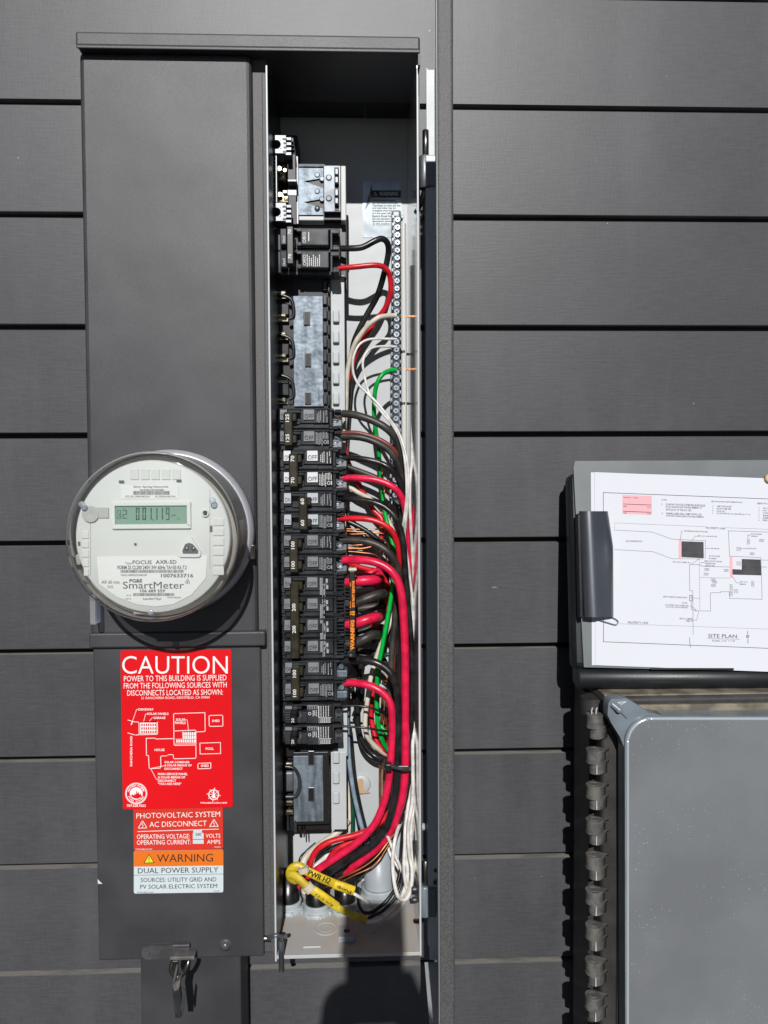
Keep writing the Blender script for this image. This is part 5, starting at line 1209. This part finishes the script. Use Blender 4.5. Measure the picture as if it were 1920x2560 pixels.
wire('upper white wire crossing the terminal bar foot', [(1032, 960, .02), (1031, 1080, .0), (1030, 1150, -.02), (1026, 1185, -.03), (1024, 1240, -.036), (1026, 1300, -.036), (1032, 1400, -.02), (1040, 1560, -.01), (1042, 1760, -.006), (1040, 1900, -.006), (1036, 2020, -.01)], 4.0, M['w_white'], group=GW)
wire('white wire pressed against the panel side', [(1036, 940, .02), (1037, 1090, .0), (1036, 1160, -.01), (1038, 1250, -.02), (1040, 1400, -.02), (1042, 1600, -.02), (1043, 1800, -.02), (1042, 2000, -.02), (1040, 2100, -.02)], 3.8, M['w_white'], group=GW)
wire('black wire running down inside the white bundle', P6([(1250, 300, -.01), (1236, 520, -.02), (1205, 760, -.03), (1170, 960, -.034), (1172, 1120, -.036), (1165, 1280, -.04), (1120, 1400, -.046), (1060, 1480, -.05), (1000, 1530, -.054), (940, 1560, -.054), (885, 1588, -.05)]), 4.0, M['w_black'], group=GW)
wire('second black wire running down inside the white bundle', P6([(1200, 560, .0), (1180, 800, -.01), (1165, 1000, -.02), (1150, 1200, -.03), (1120, 1320, -.036), (1060, 1420, -.04), (990, 1490, -.044), (920, 1535, -.044), (860, 1535, -.04), (828, 1490, -.034), (815, 1420, -.02), (818, 1340, -.004)]), 4.4, M['w_black'], group=GW)
wire('white wire from the Pump sleeve curving to the floor', P6([(765, 1376, -.050), (815, 1405, -.05), (870, 1440, -.048), (920, 1490, -.044), (965, 1540, -.040), (1000, 1560, -.036), (1040, 1575, -.034), (1090, 1560, -.04), (1150, 1490, -.046), (1200, 1390, -.046), (1235, 1300, -.04)]), 4.0, M['w_white'], group=GW)
wire('white wire from the lower yellow sleeve end', P6([(870, 1606, -.058), (930, 1608, -.060), (985, 1590, -.06), (1040, 1550, -.058), (1100, 1490, -.055), (1150, 1430, -.05), (1190, 1330, -.046), (1215, 1220, -.04)]), 4.4, M['w_white'], group=GW)
# yellow sleeves
GY = 'yellow marker sleeves on the low wires'
def sleeve(label, l, rpx, mm='yellow', flat=.6):
    P = [W(640 + x * .3134, 1800 + y * .3134, d) for x, y, d in l]; r = rpx / F * .81
    root = thing('marker_sleeve', P[0], label, 'marker sleeve', GY)
    m = MB(); m.tube(P, r, 16, 7, flat); m.build('sleeve', M[mm], root); return root
s1 = sleeve('yellow marker sleeve with handwritten PWR H2', [(350, 1180, -.058), (430, 1216, -.060), (530, 1265, -.060), (625, 1305, -.058)], 12.5)
s2 = sleeve('short bright yellow marker sleeve with handwritten Pump', [(622, 1308, -.058), (700, 1335, -.058), (778, 1362, -.056)], 13.5)
s3 = sleeve('yellow marker sleeve with faint pencilled note, second from the floor', [(424, 1336, -.062), (500, 1385, -.064), (570, 1435, -.064), (645, 1488, -.063)], 13)
s4 = sleeve('soiled yellow marker sleeve reaching lowest toward the tray', [(645, 1492, -.063), (720, 1530, -.064), (800, 1568, -.064), (880, 1600, -.063)], 10.5, 'yellowdk')
s5 = sleeve('yellow cable jacket bent over at far left above the first conduit', [(375, 1182, -.050), (330, 1168, -.050), (290, 1185, -.050), (272, 1220, -.048), (280, 1265, -.044), (310, 1285, -.036)], 13, 'yellow', .7)
s6 = sleeve('yellow cable jacket running from the bend to the pencilled sleeve', [(270, 1228, -.052), (305, 1240, -.056), (350, 1275, -.060), (405, 1330, -.062)], 13, 'yellowdk', .7)
def hand(root, s, p0, p1, h, d, bold=.02, flip=False):
    a = W(640 + p0[0] * .3134, 1800 + p0[1] * .3134, d); b = W(640 + p1[0] * .3134, 1800 + p1[1] * .3134, d)
    u = b - a; n = Vector((-u.z, 0, u.x)).normalized() * (h / F * .87); vs, fs = text_geo(s, bold, 2); out = []
    for i, (x, v) in enumerate(vs):
        if flip: x, v = 1 - x, 1 - v
        w_ = .06 * math.sin(x * 23); out.append(a + u * x + n * (v + w_))
    m = MB(); m.add(out, fs); m.build('lettering', M['ink'], root)
hand(s1, 'PWR H2', (408, 1238), (580, 1310), 15, -.0700, .0)
hand(s2, 'Pump', (640, 1345), (752, 1388), 11, -.0690, .0, True)
hand(s3, '12-2 w/g', (468, 1405), (604, 1492), 8, -.0746, -.01)
m = MB(); m.tube([W(640 + x * .3134, 1800 + y * .3134, -.062) for x, y in ((372, 1175), (384, 1215))], .0066, 12, 1, .7); m.tube([W(640 + x * .3134, 1800 + y * .3134, -.064) for x, y in ((400, 1318), (440, 1360))], .0066, 12, 1, .7)
solo(m.build('clear_tape', M['cleartape']), 'clear tape wrapped round the yellow sleeves at the far left', 'tape')
# zip tie
t = thing('cable_tie', W(994, 1922, -.045), 'black cable tie pulled round the red and black wire bundle', 'cable tie')
m = MB(); m.tube([W(x, y, d) for x, y, d in ((964, 1902, -.03), (962, 1916, -.046), (970, 1914, -.054), (995, 1920, -.054), (1015, 1923, -.052), (1024, 1921, -.042), (1026, 1915, -.026))], .0026, 10, 5); m.pbox(985, 1915, 1022, 1925, -.055, -.053, .001); m.build('strap', M['blackpl'], t)
m = MB(); m.pbox(963, 1911, 979, 1930, -.058, -.048, .0014); m.build('tie_head', M['blackdk'], t)

# ================================================================ conduits on the floor tray
def conduit(px, py, rpx, label, tall, yd, thick='pvclt'):
    c = floorpt(px, py); r = rpx / F * (.945 + c.y)
    t = thing('conduit', (c.x, c.y, zf), label, 'conduit', 'conduit ends on the floor tray')
    m = MB(); m.rev([(r * 1.10, 0), (r * 1.10, .004), (r * .98, .0045)] + [(r * (.98 if k % 2 else .93), .005 + k * .0013) for k in range(6)] + [(r * .82, .0125), (r * .80, .008)], (c.x, c.y, zf), None, 40)
    for k in range(8):
        a = k * math.pi / 4 + .3; p = (c.x + math.cos(a) * r * 1.11, c.y + math.sin(a) * r * 1.11); m.box(p[0] - .0016, p[0] + .0016, p[1] - .0016, p[1] + .0016, zf, zf + .0045, .0005)
    m.build('locknut', M[thick], t)
    m = MB()
    if tall: m.rev([(r * .80, .0), (r * .80, tall), (r * .74, tall), (r * .72, tall * .7)], (c.x, c.y, zf), None, 40)
    m.build('pipe', M['pvc'] if rpx > 40 else M['rubber'], t)
    return t
conduit(722, 2272, 34, 'conduit with black lining at far left of the floor tray', .046, 0)
conduit(792, 2278, 35, 'conduit with black lining second from left, under the yellow sleeves', .044, 0)
conduit(863, 2272, 34, 'conduit with black lining third from left, taking red and black wires', .044, 0)
conduit(947, 2236, 46, 'wide pale grey plastic conduit at right of the floor tray', .066, 0)

# ================================================================ seal hanging from the latch
t = thing('wire_seal', W(455, 2420, -.103), 'keyed metal seal with dark tag hanging from the latch below the signs', 'seal')
m = MB(); m.pbox(424, 2392, 486, 2401, -.110, -.098, .001); m.build('crossbar', M['knuckle'], t)
m = MB(); m.tube([W(432, 2402, -.106), W(428, 2425, -.108), W(440, 2442, -.108), W(456, 2436, -.108), W(468, 2415, -.108), W(472, 2402, -.106)], .0026, 10, 5); m.pbox(430, 2402, 446, 2440, -.109, -.107, .001)
m.build('loop', M['darksteel'], t)
m = MB(); m.tube([W(444, 2410, -.112), W(438, 2440, -.113), W(434, 2468, -.112), W(446, 2472, -.112), W(450, 2450, -.112)], .0014, 8, 5); m.build('wire_loop', M['steel'], t)
m = MB(); m.pprism([(432, 2462), (452, 2446), (447, 2474), (436, 2478)], -.116, -.11); m.build('tag_collar', M['knuckle'], t)
m = MB(); m.pprism([(430, 2472), (450, 2474), (453, 2500), (452, 2545), (438, 2545), (433, 2500)], -.114, -.108); m.build('seal_body', M['blackpl'], t)
m = MB(); m.pprism([(458, 2470), (463, 2478), (459, 2530), (455, 2536), (452, 2520)], -.1135, -.1120); m.build('tag_blade', M['steel'], t)
for o in kids(t): fix_normals(o)

# ================================================================ equipment box on the right
EB = -.108
eq = thing('equipment_box', W(1700, 2560, EB), 'large dusty black box with glossy grey speckled cover and a row of knuckle tabs', 'equipment box')
zt2 = W(1700, 1740, EB).z; zb2 = -.80; bx0 = W(1504, 2100, EB).x; bx1 = bx0 + .50
m = MB(); m.box(bx0, bx1, EB, -.012, zb2, zt2, .005, 3); m.build('body', M['boxdk'], eq)
m = MB(); m.box(bx0 + .004, bx1 - .004, EB + .004, -.02, zt2 - .001, zt2 + .0012, .001); m.build('top_dust', M['boxtop'], eq)
m = MB(); m.box(bx0 + .017, bx1, EB - .004, EB + .002, zb2, zt2 - .009, .002); m.build('front_rim', M['boxdk'], eq)
m = MB(); m.box(bx0 + .030, bx1, EB - .0052, EB, W(1800, 1800, EB).z, W(1800, 1757, EB).z, .001); m.build('rear_ledge', M['boxtop'], eq)
YQ = EB - .030
# cover: rounded corner plate with an ear at the top left
def cv(pts): return [(lambda p: (p.x, p.z))(W(x, y, YQ)) for x, y in pts]
arc = lambda cx, cy, r, a0, a1, n=10: [(cx + r * math.cos(R(a0 + (a1 - a0) * k / n)), cy - r * math.sin(R(a0 + (a1 - a0) * k / n))) for k in range(n + 1)]
face = arc(1632, 1860, 62, 180, 90, 14) + [(2300, 1798), (2300, 3100), (1571, 3100)]
m = MB(); m.prism(cv(face), YQ, YQ + .004); fc = fix_normals(m.build('cover', M['boxcov'], eq))
rim = arc(1630, 1858, 67, 180, 90, 14) + [(2300, 1790), (2300, 3100), (1565, 3100)]
m = MB(); m.prism(cv(rim), YQ + .0012, YQ + .022, True); fix_normals(m.build('cover_side', M['boxtrim'], eq))
m = MB()
a = [W(x, y, YQ - .0) for x, y in [(1570, 3100), (1570, 2400), (1570, 2000)] + arc(1632, 1860, 62, 180, 90, 10) + [(1800, 1798), (2300, 1798)]]
m.tube([Vector((p.x, p.y + .0012, p.z)) for p in a], .0017, 10, 3); m.build('cover_bevel', mat('worn_blue_rim', (.5, .56, .6), .2, .3), eq)
ear = [(1572, 1930), (1567, 1880), (1553, 1845), (1530, 1808), (1522, 1790), (1524, 1760), (1532, 1750), (1570, 1749), (1592, 1762), (1625, 1784), (1660, 1791), (1632, 1800), (1596, 1812), (1578, 1845)]
m = MB(); m.prism(cv(ear), YQ + .004, YQ + .020, True); eo = fix_normals(m.build('corner_ear', M['boxtrim'], eq))
m = MB(); m.line([(1545, 1756), (1566, 1754), (1553, 1761)], 1.2, YQ + .0038); m.line([(1545, 1756), (1553, 1761)], .9, YQ + .0038); m.build('corner_mark', M['signink'], eo)
m = MB(); m.cyl(W(1549, 1775, YQ - .002), (0, 1, 0), .0036, .006, 18, bev=.0006); m.tube([W(1530, 1760, YQ + .0035), W(1549, 1776, YQ + .0)], .0034, 10, 1); m.tube([W(1549, 1775, YQ + .003), W(1568, 1794, YQ + .0036)], .0016, 8, 1); m.build('corner_catch', M['boxtrim'], eo)
# knuckles
kx = W(1483, 1800, EB).x; rk = .0088
def teardrop(r, tip, n=18):
    p = []
    for k in range(n + 1):
        a = R(62 + (298 - 62) * k / n); p.append((r * math.cos(a), r * math.sin(a)))
    p.append((tip, 0)); return p
def zprism(m, cx, cy, pts, z0, z1, smooth=True):
    n = len(pts); vs = [(cx + a, cy + b, z0) for a, b in pts] + [(cx + a, cy + b, z1) for a, b in pts]
    m.add(vs, [list(range(n))[::-1], list(range(n, 2 * n))]); m.add(vs, [(i, (i + 1) % n, (i + 1) % n + n, i + n) for i in range(n)], smooth); return m
for i in range(10):
    py = 1787 + i * 87.3; z = W(1485, py - 5, EB).z; ky = EB - .004
    if i == 0: ko = None
    m = MB(); zprism(m, kx, ky, teardrop(rk, .0165), z - .0022, z); zprism(m, kx, ky, teardrop(rk * .95, .013), z - .013, z - .0022)
    zprism(m, kx, ky, teardrop(rk * 1.0, .0165), z - .0148, z - .0128); zprism(m, kx + .0018, ky, teardrop(rk * .78, .013), z - .0265, z - .0148)
    ko = fix_normals(m.build('knuckle_tab', M['knuckle'], eq))
    m = MB(); m.rev([(rk * .62, 0), (rk * .60, .0005), (rk * .52, .0005), (rk * .5, 0)], (kx, ky, z), None, 20, True, False); m.build('knuckle_ring', M['knuckle'], ko)
    m = MB()
    if i == 0:
        for dx in (-.003, .002): m.tube([(kx + dx, ky, z), (kx + dx, ky, z + .004), (kx + dx + .001, ky, z + .007)], .0008, 6, 2)
    else: m.cyl((kx + .0005, ky - rk * .92, z - .025), (0, 0, 1), .0009, .010, 8, r2=.0005)
    m.build('knuckle_pin', M['greytrim'], ko)
m = MB(); zprism(m, kx + .006, -.086, teardrop(.0135, .03), W(1480, 1782, -.086).z, W(1480, 1742, -.086).z); m.box(kx + .004, bx0 + .002, -.08, -.02, -.75, zt2 - .006); fix_normals(m.build('hinge_spine', M['boxdk'], eq))

# ================================================================ clipboard case leaning on the box
a = W(1437, 1155, -.052); b = W(1458, 1672, -.089)
N = Vector((0, -1, 0)); v = (a - b); v = Vector((0, v.y, v.z)).normalized()      # up the board
u0 = Vector((1, 0, 0)); tilt = R(-1.0)
nrm = v.cross(u0)                                       # into the wall
CM = Matrix((u0, nrm, v)).transposed().to_4x4()
CM = Matrix.Translation(b) @ CM @ Matrix.Rotation(R(.9), 4, 'Y')
cb = thing('clipboard_case', b, 'grey storage clipboard case resting on the black box, holding printed drawings', 'clipboard')
Zc = zr(1380, 1120, .3255)
m = MB(CM); m.pprism([Zc(*p) for p in ((175, 100), (1700, 92), (2600, 90), (2600, 1740), (245, 1684), (165, 150))], .0, .003); fix_normals(m.build('lid_board', M['case'], cb))
m = MB(CM); z0 = L(CM, *Zc(250, 1690), .003).z; z1 = L(CM, *Zc(250, 110), .003).z; x0 = L(CM, *Zc(170, 800), .006).x; 
m.box(x0 - .004, x0 + .40, .004, .030, z0 - .002, z1 - .012, .008, 3); m.build('tray', M['casedk'], cb)
m = MB(CM); zz = L(CM, *Zc(250, 1735), -.004).z; xa = L(CM, *Zc(195, 1700), -.004).x
m.cyl((xa + .003, .0125, zz - .0055), (1, 0, 0), .0125, .40, 28, bev=.002); m.box(xa + .004, xa + .4, .006, .034, zz - .014, zz + .006, .003); m.build('hinge_barrel', M['casedk'], cb)
m = MB(CM); m.pbox(*Zc(760, 1690), *Zc(1400, 1706), -.003, .0, .0008); m.build('lid_lip', M['casedk'], cb)
# spring clip
m = MB(CM); yc = -.012; c0 = L(CM, *Zc(215, 482), yc); c1 = L(CM, *Zc(245, 1300), yc); nseg = 28; vs = []; fs = []
for i in range(nseg + 1):
    t_ = i / nseg; px_l = 215 + 38 * t_; py_ = 482 + 818 * t_
    bulge = math.exp(-((t_ - .40) / .22) ** 2); rx = 438 + 40 * min(1, t_ * 3) + 3 * t_
    prof = [(px_l, 0.0), (px_l + 12, -.006), (px_l + 80, -.0085), (px_l + 112, -.0085), (px_l + 150, -.004 - .002 * bulge), (px_l + 200, -.001 - .005 * bulge), (rx - 5, .0015 - .007 * bulge), (rx, .004)]
    for (x, dy) in prof:
        p = L(CM, *Zc(x, py_), yc + dy); vs.append((p.x, yc + dy + .004, p.z))
k = len(prof)
for i in range(nseg):
    for j in range(k - 1): fs.append((i * k + j, (i + 1) * k + j, (i + 1) * k + j + 1, i * k + j + 1))
m.add(vs, fs, True); m.add(vs[:k], [list(range(k))[::-1]]); m.add(vs[-k:], [list(range(k))])
m.build('spring_clip', M['clip'], cb)
m = MB(CM); m.pbox(*Zc(205, 500), *Zc(235, 1310), -.012, -.0005, .002); m.build('clip_base', M['casedk'], cb)
# paper sheets
ps = thing('drawing_sheet', CM @ Vector((.1, -.002, .1)), 'white printed SITE PLAN sheet held under the clipboard clip', 'paper')
m = MB(CM); m.pprism([Zc(*p) for p in ((326, 185), (1659, 238), (2500, 272), (2500, 1748), (1659, 1718), (333, 1668), (331, 900))], -.0016, -.0013); fix_normals(m.build('sheet', M['paper'], ps))
m = MB(CM); m.pprism([Zc(*p) for p in ((298, 187), (900, 206), (2480, 262), (2480, 1740), (900, 1690), (306, 1668), (303, 900))], -.0008, -.0005)
us = fix_normals(m.build('lower_sheet', M['paper'])); solo(us, 'second white sheet showing as a thin margin under the site plan', 'paper')
y = -.0018
def pl_(m, pts, w, closed=False): return m.line([Zc(*p) for p in pts], w * .3255 * 1.5, y, closed)
def pt(m, s, x0, y0, x1, y1, **k): k.setdefault('slope', .035); return m.text(s, *Zc(x0, y0), *Zc(x1, y1), y, **k)
m = MB(CM); S = .035
pl_(m, [(394, 342), (1900, 400)], 2.6); pl_(m, [(394, 342), (396, 1488), (1900, 1548)], 2.6)
m.build('border', M['paperinkd'], ps)
m = MB(CM)
pl_(m, [(480, 575), (1180, 604)], 1.0); pl_(m, [(1335, 612), (1800, 630)], 1.0); pl_(m, [(480, 630), (770, 645), (922, 700), (1178, 712), (1176, 850)], 1.6); pl_(m, [(480, 780), (775, 796), (922, 850), (1160, 852)], 1.6)
pl_(m, [(480, 575), (480, 630)], .8); pl_(m, [(520, 1350), (1800, 1396)], 1.0)
pl_(m, [(1056, 896), (1130, 896), (1160, 908), (1364, 914)], 1.8); pl_(m, [(1056, 896), (1058, 1095), (1082, 1097), (1084, 1436)], 1.8)
pl_(m, [(1355, 636), (1364, 830), (1605, 842), (1614, 1162), (1364, 1155), (1362, 1104), (1296, 1104), (1296, 1110), (1216, 1112), (1218, 1252), (1100, 1250)], 1.8); pl_(m, [(1355, 636), (1800, 650)], 1.8); pl_(m, [(1605, 860), (1800, 866)], 1.4)
for k in range(16): pl_(m, [(1130 + k * .4, 850 + k * 25), (1130.5 + k * .4, 866 + k * 25)], 1.6)
for k in range(14): pl_(m, [(1140 + k * 16, 994 + k * .4), (1150 + k * 16, 994.5 + k * .4)], 1.6)
pl_(m, [(1005, 637), (995, 640), (986, 706)], 1.8); pl_(m, [(1118, 678), (1102, 676), (1070, 715)], 1.8); pl_(m, [(1182, 771), (1216, 772)], 1.8); pl_(m, [(1130, 848), (1086, 884), (1056, 884)], 1.8); pl_(m, [(1140, 880), (1172, 880)], 1.8)
pl_(m, [(1066, 1150), (1136, 1154)], 1.6); pl_(m, [(1070, 1180), (1072, 1240), (1110, 1250), (1090, 1228), (1060, 1212)], 1.8); pl_(m, [(1126, 1254), (1112, 1322), (1080, 1322)], 1.6); pl_(m, [(1386, 985), (1416, 1034), (1440, 1036)], 1.6)
pl_(m, [(1506, 690), (1506, 668), (1526, 668)], 2.2); pl_(m, [(1450, 772), (1500, 772)], 1.8); pl_(m, [(1606, 914), (1650, 914)], 1.8)
for (x, yy) in ((1434, 775), (1434, 887), (1412, 1100), (1536, 812), (1508, 718), (1542, 1042), (1190, 932), (1184, 968), (1338, 940), (1238, 1012), (1250, 1030), (1240, 1056), (1376, 1068), (1376, 1116), (1610, 710)):
    w_, h_ = (14, 13) if x in (1434, 1412) else (9, 20) if x in (1542, 1376, 1508) else (16, 8)
    pl_(m, [(x - w_, yy - h_), (x + w_, yy - h_), (x + w_, yy + h_), (x - w_, yy + h_)], 1.4, True); pl_(m, [(x - w_ * .6, yy - h_ * .6), (x + w_ * .6, yy + h_ * .6)], 1.2); pl_(m, [(x - w_ * .6, yy + h_ * .6), (x + w_ * .6, yy - h_ * .6)], 1.2)
pl_(m, [(1058, 1132), (1076, 1132), (1076, 1174), (1058, 1174)], 3, True)
pl_(m, [(1195, 1462), (1442, 1470)], 1.4); pl_(m, [(1503, 1408), (1503, 1428)], 3); pl_(m, [(1505, 1468), (1505, 1500)], 3)
m.circle(*Zc(1503, 1447), 2.4, 4, y); m.circle(*Zc(1503, 1447), .01, 1.2, y)
pl_(m, [(1056, 1456), (1062, 1530)], 2.6)
m.build('plan_lines', M['paperink'], ps)
m = MB(CM)
for s_, r in (('NOTES:', (842, 392, 882, 403)), ('1.', (842, 424, 854, 438)), ('SOLAR PHOTOVOLTAIC SYSTEM WILL BE INSTALLED', (874, 424, 1178, 440)), ('IN ACCORDANCE WITH THE REQUIREMENTS OF', (874, 444, 1150, 460)), ('ARTICLE 690 OF THE 2016 CEC.', (874, 464, 1074, 480)), ('2.', (842, 496, 856, 508)),
              ('WARNING LABELS SHALL COMPLY WITH LOCAL', (874, 494, 1150, 510)), ('AUTHORITY HAVING JURISDICTION REQUIREMENTS.', (876, 514, 1168, 530)), ('(E) BUILDING INFORMATION:', (1224, 404, 1460, 418)), ('ONE STORY HOUSE', (1266, 440, 1378, 454)), ('ROOF COVER: TBD', (1266, 459, 1376, 473)), ('SLOPE: 4/12', (1266, 479, 1330, 492)),
              ('ROOF SUPPORT: 2x10 RAFTER @ 16" O.C.', (1266, 496, 1528, 510)), ('NEW PV SYSTEM', (1576, 418, 1720, 432)), ('PROPERTY LINE', (1182, 606, 1330, 620)), ('3FT SETBACK FOR ROOF ACCESS', (1016, 631, 1196, 643)), ('NEW (21) SOLAR MODULES', (1118, 670, 1268, 682)), ('(E) GARAGE', (1222, 766, 1284, 778)),
              ('(E) SUB-PANEL', (1208, 824, 1292, 836)), ('IN GARAGE', (1208, 842, 1262, 853)), ('NEW J-BOX, NEMA 3R', (928, 870, 1054, 882)), ('NEW 3/4" PVC SCH-40', (1172, 862, 1304, 874)), ('UNDERGROUND', (1176, 880, 1256, 891)), ('LENGTH: 40FT', (1176, 897, 1250, 908)), ('NEW 3/4" EMT IN CRAWL SPACE', (854, 1136, 1038, 1148)), ('(E) MSP', (1000, 1184, 1040, 1196)),
              ('PV SYSTEM TO BE CONNECTED', (872, 1200, 1050, 1212)), ('VIA (1) 60A CIRCUIT BREAKER', (876, 1216, 1044, 1228)), ('NEW AC COMBINER', (980, 1304, 1080, 1316)), ('NEMA 3R', (1030, 1322, 1080, 1333)), ('(E) SUB-PANEL', (1530, 655, 1612, 667)), ('INTERIOR', (1532, 672, 1580, 682)), ('(E) SKYLIGHT', (1502, 766, 1572, 778)), ('NEW J-BOX', (1442, 1024, 1506, 1034)), ('NEMA 3R', (1442, 1040, 1490, 1050))):
    m = MB(CM); pt(m, s_, *r, bold=.012, res=1); m.build('note_lettering', M['paperink'], ps)
m = MB(CM)
for yy in (446, 464, 482, 500): m.circle(*Zc(1236, yy), .01, 1.2, y, 8)
for yy in (462, 482, 502, 520, 537, 554): m.circle(*Zc(1590, yy), .01, 1.2, y, 8)
for i, s_ in enumerate(('(42) SOLAR', '(42) OPT', '(1) ENPHASE', 'ARRAY', 'AZIMUTH', 'PRE-CUT')): pt(m, s_, 1618, 456 + i * 18.5, 1700, 469 + i * 18.5, bold=.012, res=1)
m.build('bullet_notes', M['paperink'], ps)
m = MB(CM); pt(m, '(E) DRIVEWAY', 568, 708, 696, 725, slope=.02); pt(m, 'PROPERTY LINE', 584, 1332, 738, 1348, slope=.02); pt(m, 'SITE PLAN', 1200, 1428, 1420, 1456, slope=.02, res=3); pt(m, 'SCALE: 1/16" = 1\'-0"', 1230, 1472, 1408, 1486, slope=.02)
for s_, yy in (('Reviewed 1 - 2 pages', 374), ('Sign', 442), ('Sign', 494)): pt(m, s_, 549, yy, 549 + (112 if len(s_) > 5 else 26), yy + 10, bold=.02)
pt(m, 'DATE', 730, 450, 760, 459); pt(m, 'DATE', 730, 502, 760, 511); pl_(m, [(549, 430), (760, 438)], 3); pl_(m, [(549, 486), (760, 494)], 3)
m.build('title_lettering', M['paperinkd'], ps)
y_ = -.0017
for Q_ in (((541, 505), (767, 513), (767, 368), (541, 360)), ((972, 846), (992, 848), (992, 704), (974, 702)), ((1366, 996), (1388, 998), (1386, 832), (1364, 830))):
    m = MB(CM); m.add([L(CM, *Zc(*p), y_) for p in Q_], [(0, 1, 2, 3)]); m.build('pink_block', M['paperpink'], ps)
for P_ in (((995, 838), (1166, 846), (1164, 722), (995, 716)), ((1386, 972), (1608, 978), (1602, 857), (1458, 852), (1458, 934), (1386, 930))): m = MB(CM); m.add([L(CM, *Zc(*p), -.0019) for p in P_], [tuple(range(len(P_)))]); m.build('module_block', M['papermod'], ps)
m = MB(CM)
for p0, p1 in (((996, 760), (1164, 764)), ((996, 800), (1164, 806)), ((1092, 762), (1093, 800)), ((1480, 860), (1480, 890)), ((1388, 952), (1606, 958)), ((1462, 895), (1603, 900))): m.line([Zc(*p0), Zc(*p1)], .35, -.0020)
m.build('module_seams', M['paperink'], ps)
m = MB(CM); pts = [L(CM, *Zc(*p), -.003) for p in ((360, 1322), (420, 1340), (478, 1357), (498, 1354), (508, 1338), (498, 1322), (470, 1306), (440, 1303))]
m.tube(pts, .00075, 8, 5); solo(m.build('paper_clip', M['steel']), 'small wire paper clip peeking from under the lower end of the black spring clip', 'paper clip')
m = MB(CM); c = L(CM, 1923, 1196, -.004); m.cyl((c.x, -.006, c.z), (0, 1, 0), .0052, .004, 20, bev=.001); solo(m.build('tan_knob', mat('tan_plastic', (.62, .45, .26), .5)), 'small tan disc at the right edge on top of the clipboard', 'disc')

# ================================================================ the photographer whose shadow falls at the foot of the panel
ph = thing('phone', (-.012, -.955, -.05), 'black phone held upright behind the viewpoint, its shadow below the panel', 'phone')
m = MB(); m.box(-.052, .021, -.9625, -.953, -.135, .022, .003, 3); m.build('phone_body', M['blackpl'], ph)
def skin_mesh(name, verts, edges, radii, m_, parent):
    me = bpy.data.meshes.new(name); me.from_pydata(verts, edges, []); o = bpy.data.objects.new(name, me); scene.collection.objects.link(o)
    md = o.modifiers.new('skin', 'SKIN')
    for i, r in enumerate(radii): me.skin_vertices[0].data[i].radius = (r, r) if not isinstance(r, tuple) else r
    me.skin_vertices[0].data[0].use_root = True
    s2_ = o.modifiers.new('sub', 'SUBSURF'); s2_.levels = 1; s2_.render_levels = 1
    me.materials.append(m_); o.parent = parent; o.location = -ORG[parent.name]; return o
pr = thing('person', (.0, -1.5, -1.5), 'standing person in dark clothes holding the phone with both hands, seen only by shadow', 'person')
V = [(0, -1.45, -.62), (0, -1.45, -.45), (0, -1.43, -.26), (0, -1.42, -.16), (.0, -1.40, -.08),
     (.17, -1.43, -.25), (.23, -1.32, -.48), (.10, -1.06, -.30), (.055, -.99, -.18), (-.19, -1.43, -.25), (-.25, -1.32, -.48), (-.14, -1.07, -.30), (-.085, -.99, -.18),
     (.09, -1.45, -.72), (.10, -1.44, -1.08), (.10, -1.47, -1.44), (.10, -1.38, -1.47), (-.09, -1.45, -.72), (-.10, -1.44, -1.08), (-.10, -1.47, -1.44), (-.10, -1.38, -1.47)]
E = [(0, 1), (1, 2), (2, 3), (3, 4), (2, 5), (5, 6), (6, 7), (7, 8), (2, 9), (9, 10), (10, 11), (11, 12), (0, 13), (13, 14), (14, 15), (15, 16), (0, 17), (17, 18), (18, 19), (19, 20)]
rad = [.14, .14, .13, .055, .05, .06, .045, .032, .026, .06, .045, .032, .026, .085, .06, .04, .035, .085, .06, .04, .035]
body = skin_mesh('body', V, E, rad, M['cloth'], pr)
m = MB(); c = Vector((.012, -1.37, -.045)); prof = [(.0001, -.12)] + [(.078 * math.sin(math.pi * k / 12) ** .8, -.115 * math.cos(math.pi * k / 12)) for k in range(1, 12)] + [(.0001, .115)]
m.rev(prof, c, None, 24); m.box(c.x - .01, c.x + .01, c.y + .065, c.y + .095, c.z - .03, c.z + .01, .006)
for s_ in (-1, 1): m.box(c.x + s_ * .078 - .006, c.x + s_ * .078 + .006, c.y - .015, c.y + .015, c.z - .03, c.z + .02, .004)
hd = m.build('head', M['skin'], pr)
m = MB(); m.rev([(.083 * math.sin(math.pi * k / 12), .12 * math.cos(math.pi * k / 12)) for k in range(1, 8)], c + Vector((0, -.012, .006)), None, 24, True, False); m.build('hair', M['cloth'], pr)
for side, wx in ((1, .040), (-1, -.072)):
    HV = [(wx, -.985, -.17), (wx + side * -.004, -.975, -.135)]; HE = [(0, 1)]; HR = [.022, .024]
    for k in range(4):
        zz = -.096 - k * .017; b0 = len(HV); bx = wx + side * .002
        HV += [(bx, -.985, zz), (bx - side * .004, -.968, zz + .002), (.021 + .004 if side > 0 else -.052 - .006, -.95, zz + .004), ((.010 if side > 0 else -.040), -.948, zz + .004)]
        HE += [(1, b0), (b0, b0 + 1), (b0 + 1, b0 + 2), (b0 + 2, b0 + 3)]; HR += [.011, .009, .0085, .0075]
    b0 = len(HV); HV += [(wx - side * .01, -.975, -.115), (wx - side * .03, -.968, -.10)]; HE += [(1, b0), (b0, b0 + 1)]; HR += [.012, .009]
    if side > 0:
        b0 = len(HV); HV += [(.038, -.978, -.11), (.030, -.972, -.085), (.022, -.968, -.060)]; HE += [(1, b0), (b0, b0 + 1), (b0 + 1, b0 + 2)]; HR += [.016, .013, .009]
    skin_mesh('hand', HV, HE, HR, M['skin'], pr)
